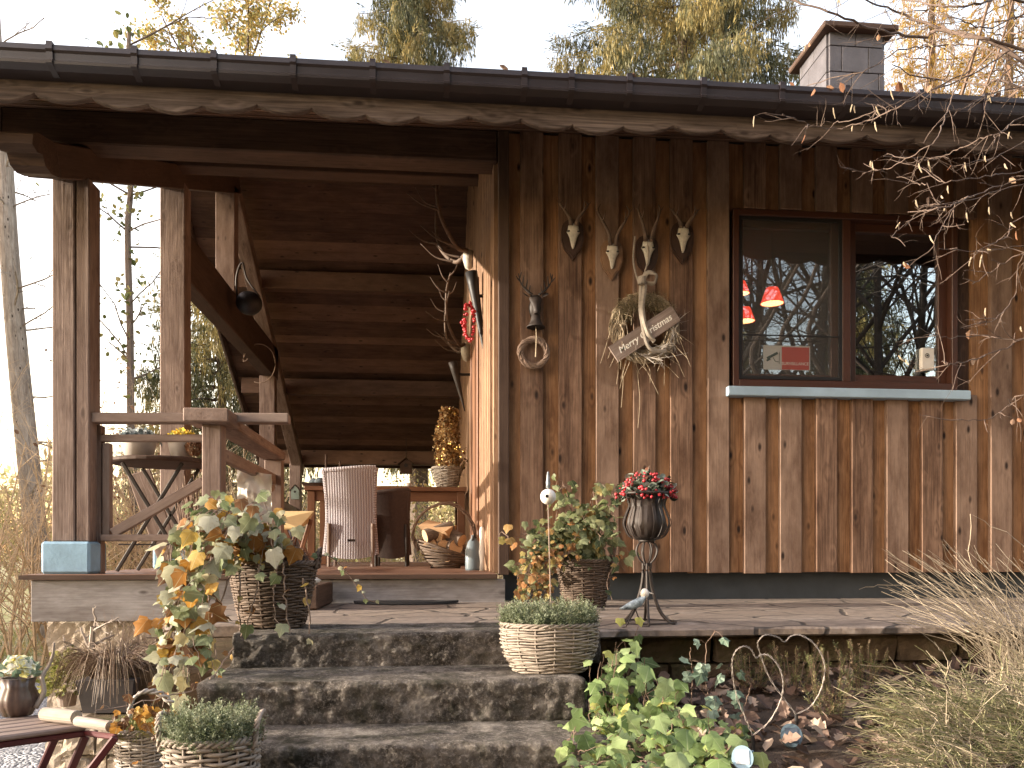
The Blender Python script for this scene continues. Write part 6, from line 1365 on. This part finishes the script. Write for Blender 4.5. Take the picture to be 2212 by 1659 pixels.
mb=MB(); mb.bar(B+e2*.012+[0,0,-.022],PH(250,1592,TZ-.004),.012,.014); mb.bar(PH(250,1592,TZ-.004),PT(182,1680,PH(250,1592,TZ)[1]),.010,.018); mb.build('end_brace',M['redmetal'],t)
for k,(x0,y0,x1,y1,r_,lb) in enumerate([(96,1544,165,1552,.0175,'short peeled log with its round sawn end facing out on the slatted stand'),(168,1556,238,1568,.013,'thin peeled log lying behind the sawn end on the slatted stand')]):
    p0,p1=PH(x0,y0+14,TZ+.001),PH(x1,y1+14,TZ+.001); p0[2]=p1[2]=TZ+r_+.002; lt=thing('peeled_log',lb,'log',tuple(p0),'peeled logs on the slatted stand'); mb=MB(); mb.tube([p0,(p0+p1)/2,p1],[r_,r_*1.03,r_],16); mb.build('bark',M['birch'],lt); d=(p1-p0)/np.linalg.norm(p1-p0); mb=MB(); mb.tube([p1-d*.001,p1+d*.0015],[r_*.86,r_*.86],16); mb.build('sawn_end',M['rubble'],lt)
p=PH(38,1546,TZ); p[2]=TZ+.001; t=thing('primrose_pot','dark ribbed ceramic pot of pale primroses on the slatted stand','potted plant',tuple(p)); mb=MB(); r_=.044; mb.lathe([(0,0),(r_*.75,0),(r_*1.08,.03),(r_*1.1,.05),(r_*.85,.075),(r_*.95,.10),(r_*.82,.10),(r_*.7,.07),(0,.07)],p,36,ribs=12,ra=.06); mb.build('pot',M['ceramic'],t,True)
mb=MB(); P_=sm([p+[.045,0,.02],p+[.066,0,.06],p+[.062,0,.10],p+[.075,.01,.13],p+[.085,.01,.16],p+[.088,.01,.19]],6); mb.tube(P_,np.linspace(.008,.003,len(P_)),8); mb.build('horn_handle',M['birch'],t,True)
mb=MB(); n=34; d=rng.normal(size=(n,3)); d[:,2]=abs(d[:,2]); d/=np.linalg.norm(d,axis=1,keepdims=True); P_=p+[0,0,.10]+d*[.04,.04,.03]; mb.inst(*LEAF_T,P_,rot_dir(d+[0,0,.3]),rng.uniform(.02,.034,n)); mb.build('leaves',M['ivy_teal'],t)
mb=MB(); 
for k in range(20):
    d=rng.normal(size=3); d[2]=abs(d[2])+.3; d[1]-=.5; d/=np.linalg.norm(d); q0=p+[0,0,.105]+d*[.035,.035,.045]; base=rot_leaf(1,d,(0,0,1),.1,.1)[0]
    for j in range(5):
        a_=j*2*math.pi/5; yy=base[:,0]*math.cos(a_)+base[:,1]*math.sin(a_)+base[:,2]*.25; yy/=np.linalg.norm(yy); zz=base[:,2]; xx=np.cross(yy,zz); xx/=np.linalg.norm(xx); zz=np.cross(xx,yy); mb.inst(*LEAF_T,np.array([q0]),np.stack([xx,yy,zz],-1)[None],[[.036,.022,.022]],np.array([random.choice([.1,.4,.6,.9])]))
mb.build('flowers',leafmat('primrose_petal',[(.80,.78,.66),(.82,.80,.55),(.82,.72,.25),(.80,.78,.68)],.3),t)
# --- right: ivy over the edge of the bed
t=plant('ground_ivy','bright green ground ivy spreading over the bed right of the steps',(PT(1400,1600,2.1)[0],2.1,gheight(.6,2.1)+0)); st_=MB(); fo=MB()
for k in range(112):
    x1=random.uniform(1240,1560); top=np.interp(x1,[1240,1300,1380,1440,1500,1560],[1470,1400,1350,1440,1530,1590]); y1=top+(1690-top)*random.random()**1.1; Yd=np.interp(y1,[1340,1500,1690],[2.55,2.25,1.85])+random.uniform(-.06,.06)
    b0=PT(x1+random.uniform(-60,60)+20,1640,2.2); b0[2]=float(gheight(b0[0],b0[1])); vine(st_,fo,[b0,PT(x1+random.uniform(-20,20),(y1+1640)/2,Yd+.03),PT(x1,y1,Yd)],.047,.038,.022,rnd=(.5,.26),nrm=(0,-.6,.85))
for (x,y,s_,r_) in [(1400,1455,.062,.4),(1440,1480,.055,.6),(1340,1480,.05,.3),(1370,1400,.045,.7),(1290,1490,.04,.2),(1480,1590,.06,.3),(1420,1560,.055,.5),(1350,1560,.06,.7),(1530,1600,.06,.4),(1600,1610,.055,.5),(1550,1655,.06,.3),(1640,1640,.05,.8),(1460,1640,.06,.6),(1310,1420,.035,.9),(1340,1350,.03,.95),(1380,1348,.03,.95)]:
    fo.inst(*IVY[random.randint(0,2)],np.array([PT(x,y-14,np.interp(y,[1340,1500,1690],[2.45,2.1,1.8]))]),rot_leaf(1,(.1,-.8,.7),(random.uniform(-.5,.3),-.3,-1),.2,.3),[s_],np.array([r_]))
st_.build('stems',M['twig'],t); fo.build('leaves',M['ivy_green'],t,True)
t=plant('blue_ivy','blue-green ivy sprig climbing to the edge of the paved terrace',(PT(1530,1480,2.5)[0],2.5,1.0)); st_=MB(); fo=MB()
for pts in ([(1560,1640),(1530,1500),(1525,1400),(1545,1360)],[(1560,1640),(1500,1540),(1495,1450),(1490,1400)],[(1600,1640),(1560,1560),(1520,1490),(1480,1440)],[(1600,1660),(1600,1560),(1620,1480),(1600,1445)],[(1700,1650),(1600,1570),(1560,1540),(1545,1510)]): vine(st_,fo,[PT(x,y,2.45-.04*i) for i,(x,y) in enumerate(pts)],.042,.05,.03)
st_.build('stems',M['twig'],t); fo.build('leaves',M['ivy_teal'],t)
# leaf litter, heather, broom
n=4200; X_=rng.uniform(.42,4.6,n); Y_=rng.uniform(1.1,2.86,n); k=rng.random(n)<np.clip(1.2-(X_-1.2)*.2,.3,1); X_,Y_=X_[k],Y_[k]; n=len(X_); P_=np.stack([X_,Y_,gheight(X_,Y_)+rng.uniform(0,.03,n)],1)
OAK=(np.array([[0,0,0],[.14,.1,.05],[.30,.22,.12],[.20,.36,.06],[.36,.50,.16],[.22,.64,.06],[.26,.80,.10],[0,1,.0],[-.26,.80,.10],[-.22,.64,.06],[-.36,.50,.16],[-.20,.36,.06],[-.30,.22,.12],[-.14,.1,.05],[0,.5,-.04]]),[np.array([[i,(i+1)%14,14] for i in range(14)])])
fo=MB(); R_=rotm(n,(0,-.25,1),.42); h_=n//2; fo.inst(*OAK,P_[:h_],R_[:h_],rng.uniform(.03,.065,h_)); fo.inst(*LEAF_T,P_[h_:],R_[h_:],rng.uniform(.03,.06,n-h_)); tag(fo.build('leaf_litter',leafmat('leaf_litter',[(.05,.03,.022),(.10,.062,.045),(.15,.10,.075),(.22,.15,.115),(.075,.05,.04),(.34,.26,.20)],.1,rough=.65)),'brown dead leaves covering the planting bed right of the steps','leaves',kind='stuff')
for k,(x,y,Yd,hg,lb) in enumerate([(1790,1600,2.3,.19,'upright green heather nearest the heart lights'),(1720,1500,2.6,.14,'low heather sprigs under the terrace edge behind the hearts'),(1960,1640,2.05,.11,'small yellow-green heather low at the right of the bed'),(1620,1470,2.65,.12,'thin heather sprigs left of the hearts'),(1860,1500,2.55,.15,'green heather sprigs between hearts and broom')]):
    p=PT(x,y,Yd); p[2]=float(gheight(p[0],p[1])); t=plant('heather_plant',lb,tuple(p),group='heathers in the planting bed'); mb=MB(); fo=MB()
    for q in range(24):
        a_=random.random()*6.28; b0=p+np.array([math.cos(a_)*.03,math.sin(a_)*.03,0]); e=b0+np.array([math.cos(a_)*.07*random.random(),math.sin(a_)*.06*random.random(),hg*random.uniform(.5,1.1)]); mb.tube([b0,(b0+e)/2,e],.0014,3); m_=13
        f=rng.uniform(.15,1,m_)[:,None]; fo.inst(*SPR[q%3],b0+(e-b0)*f,rot_dir(np.tile(e-b0,(m_,1))+rng.normal(size=(m_,3))*.04),rng.uniform(.014,.026,m_))
    mb.build('stems',M['twig'],t); fo.build('foliage',leafmat('heather_leaf',[(.06,.07,.03),(.12,.13,.05),(.20,.19,.08),(.27,.19,.12)],.3),t)
t=plant('broom_shrub','x',tuple(PT(2150,1650,2.0))); 
t['category']='shrub'; t['label']='feathery shrub of countless thin green-tan stalks at the bottom right corner'; mb=MB(); m2=MB()
def stalk(mb,p0,p1,p2,r0=.0014):
    P_=sm([p0,p1,p2],5); P_[1:-1]+=rng.normal(size=(len(P_)-2,3))*.003; mb.tube(P_,np.linspace(r0,r0*.45,len(P_)),3,cap=False); return P_
for k in range(1300):
    bx=random.uniform(2020,2420); by=random.uniform(1560,1760); Yb=np.interp(by,[1500,1760],[2.25,1.75])+random.uniform(-.12,.12)
    ang=random.gauss(2.75,.42) if random.random()<.8 else random.uniform(1.2,3.6); L=random.uniform(90,300); ex=bx+math.cos(ang)*L*1.05; ey=by-math.sin(ang)*L*.62-25
    if ex<1815: ex=1815+random.random()*60
    top=np.interp(ex,[1800,1900,2000,2212],[1450,1330,1330,1300]); ey=max(ey,top+random.random()*60)
    d2=random.uniform(-.18,.1); P_=stalk(mb if k%3 else m2,PT(bx,by,Yb),PT((bx+ex)/2+10,(by+ey)/2-random.uniform(10,45),Yb+d2*.6),PT(ex,ey,Yb+d2))
    for q in range(3):
        i=random.randint(4,8); b0=P_[i]; dd=P_[min(i+1,len(P_)-1)]-P_[i-1]; dd/=np.linalg.norm(dd)+1e-9; e=b0+(dd+rng.normal(size=3)*.35)*random.uniform(.02,.06); (mb if k%3 else m2).tube([b0,(b0+e)/2+[0,0,.002],e],[.0009,.0007,.0004],3,cap=False)
for k in range(170):
    ex=random.uniform(1900,2260); ey=random.uniform(1165,1345); bx=random.uniform(2150,2400); by=1500; Yb=2.35+random.uniform(-.2,.2); stalk(m2,PT(bx,by,Yb),PT((bx+ex)/2+random.uniform(-10,50),(by+ey)/2-20,Yb),PT(ex,ey,Yb+random.uniform(-.1,.1)),.0015)
for (x0,y0,x1,y1,x2,y2) in ((2212,1300,1950,1262,1856,1273),(2212,1330,2060,1260,1925,1280),(2212,1345,2000,1290,1898,1268),(2212,1300,2050,1270,1924,1281),(2250,1420,2100,1330,1990,1322),(2300,1300,2212,1180,2100,1112),(2260,1300,2110,1240,2096,1110)): stalk(m2,PT(x0,y0,2.4),PT(x1,y1,2.35),PT(x2,y2,2.3),.0018)
mb.build('stalks',leafmat('broom_green',[(.13,.145,.065),(.24,.25,.12),(.37,.36,.20),(.48,.43,.28)],.15),t); m2.build('dry_stalks',plain('dry_stalk',(.42,.35,.26),.9,var=.4,scale=20),t)
# --- heart lights with solar panels
M['heart_wire']=plain('heart_wire',(.30,.26,.23),.5,metal=.3,var=.6,scale=90)
def heart(pts,Yd,label,sx,sy,px,py,ps):
    P_=sm([PT(x,y,Yd+.012*math.sin(i)) for i,(x,y) in enumerate(pts)],8); b0=PT(sx,sy,Yd); g0=float(gheight(b0[0],b0[1])); t=thing('heart_light',label,'garden light',(b0[0],b0[1],g0),'heart-shaped solar garden lights'); mb=MB()
    n=len(P_); ph=np.arange(n)*.9
    for s_ in range(2):
        o=np.stack([np.cos(ph+s_*math.pi),np.sin(ph+s_*math.pi)*.6,np.sin(ph+s_*math.pi+.6)],1)*.0016; mb.tube(P_+o,.0009,4)
    mb.build('wire_heart',M['heart_wire'],t)
    mb=MB(); mb.tube([b0,(b0[0]+.003,b0[1],g0-.02)],.005,8); mb.build('stake',M['black'],t)
    c=PT(px,py,Yd-.16); mb=MB(); m_=24; nrm=np.array([-.25,-.8,.7]); nrm/=np.linalg.norm(nrm); e1_=np.cross(nrm,[0,0,1.]); e1_/=np.linalg.norm(e1_); e2_=np.cross(e1_,nrm); u=MPP(px,Yd)*ps
    mb.prism([(math.cos(a)*u,math.sin(a)*u) for a in np.linspace(0,6.283,m_,endpoint=False)],lambda a,b,d:tuple(c+e1_*a+e2_*b*1.25+nrm*d),-.008,0); mb.tube([c-nrm*.006,b0+[0,0,-.04]],.004,6); pn=mb.build('solar_head',plain('solar_rim',(.26,.38,.46) if px<1650 else (.07,.10,.12),.3,var=.1),t)
    mb=MB(); mb.prism([(-.6*u,-.6*u),(.6*u,-.6*u),(.6*u,.6*u),(-.6*u,.6*u)],lambda a,b,d:tuple(c+e1_*a+e2_*b*1.2+nrm*d),.0003,.0018); m_,nt_,b_s=newmat('solar_cell'); b_s.inputs['Base Color'].default_value=(.55,.58,.60,1) if px<1650 else (.05,.06,.075,1); b_s.inputs['Roughness'].default_value=.12; mb.build('solar_cell',m_,pn); return t
heart([(1626,1589),(1610,1550),(1590,1500),(1581,1439),(1588,1408),(1606,1396),(1622,1402),(1633,1420),(1644,1414),(1661,1416),(1680,1436),(1691,1466),(1688,1509),(1662,1558),(1626,1589)],2.02,'front heart-shaped wire light, left one, nearest the viewer',1626,1589,1604,1636,21)
heart([(1720,1543),(1690,1505),(1660,1460),(1638,1400),(1640,1382),(1655,1371),(1680,1376),(1695,1386),(1708,1374),(1730,1372),(1761,1393),(1781,1433),(1776,1483),(1752,1525),(1720,1543)],2.18,'rear heart-shaped wire light, right one, higher in the bed',1720,1543,1710,1588,21)
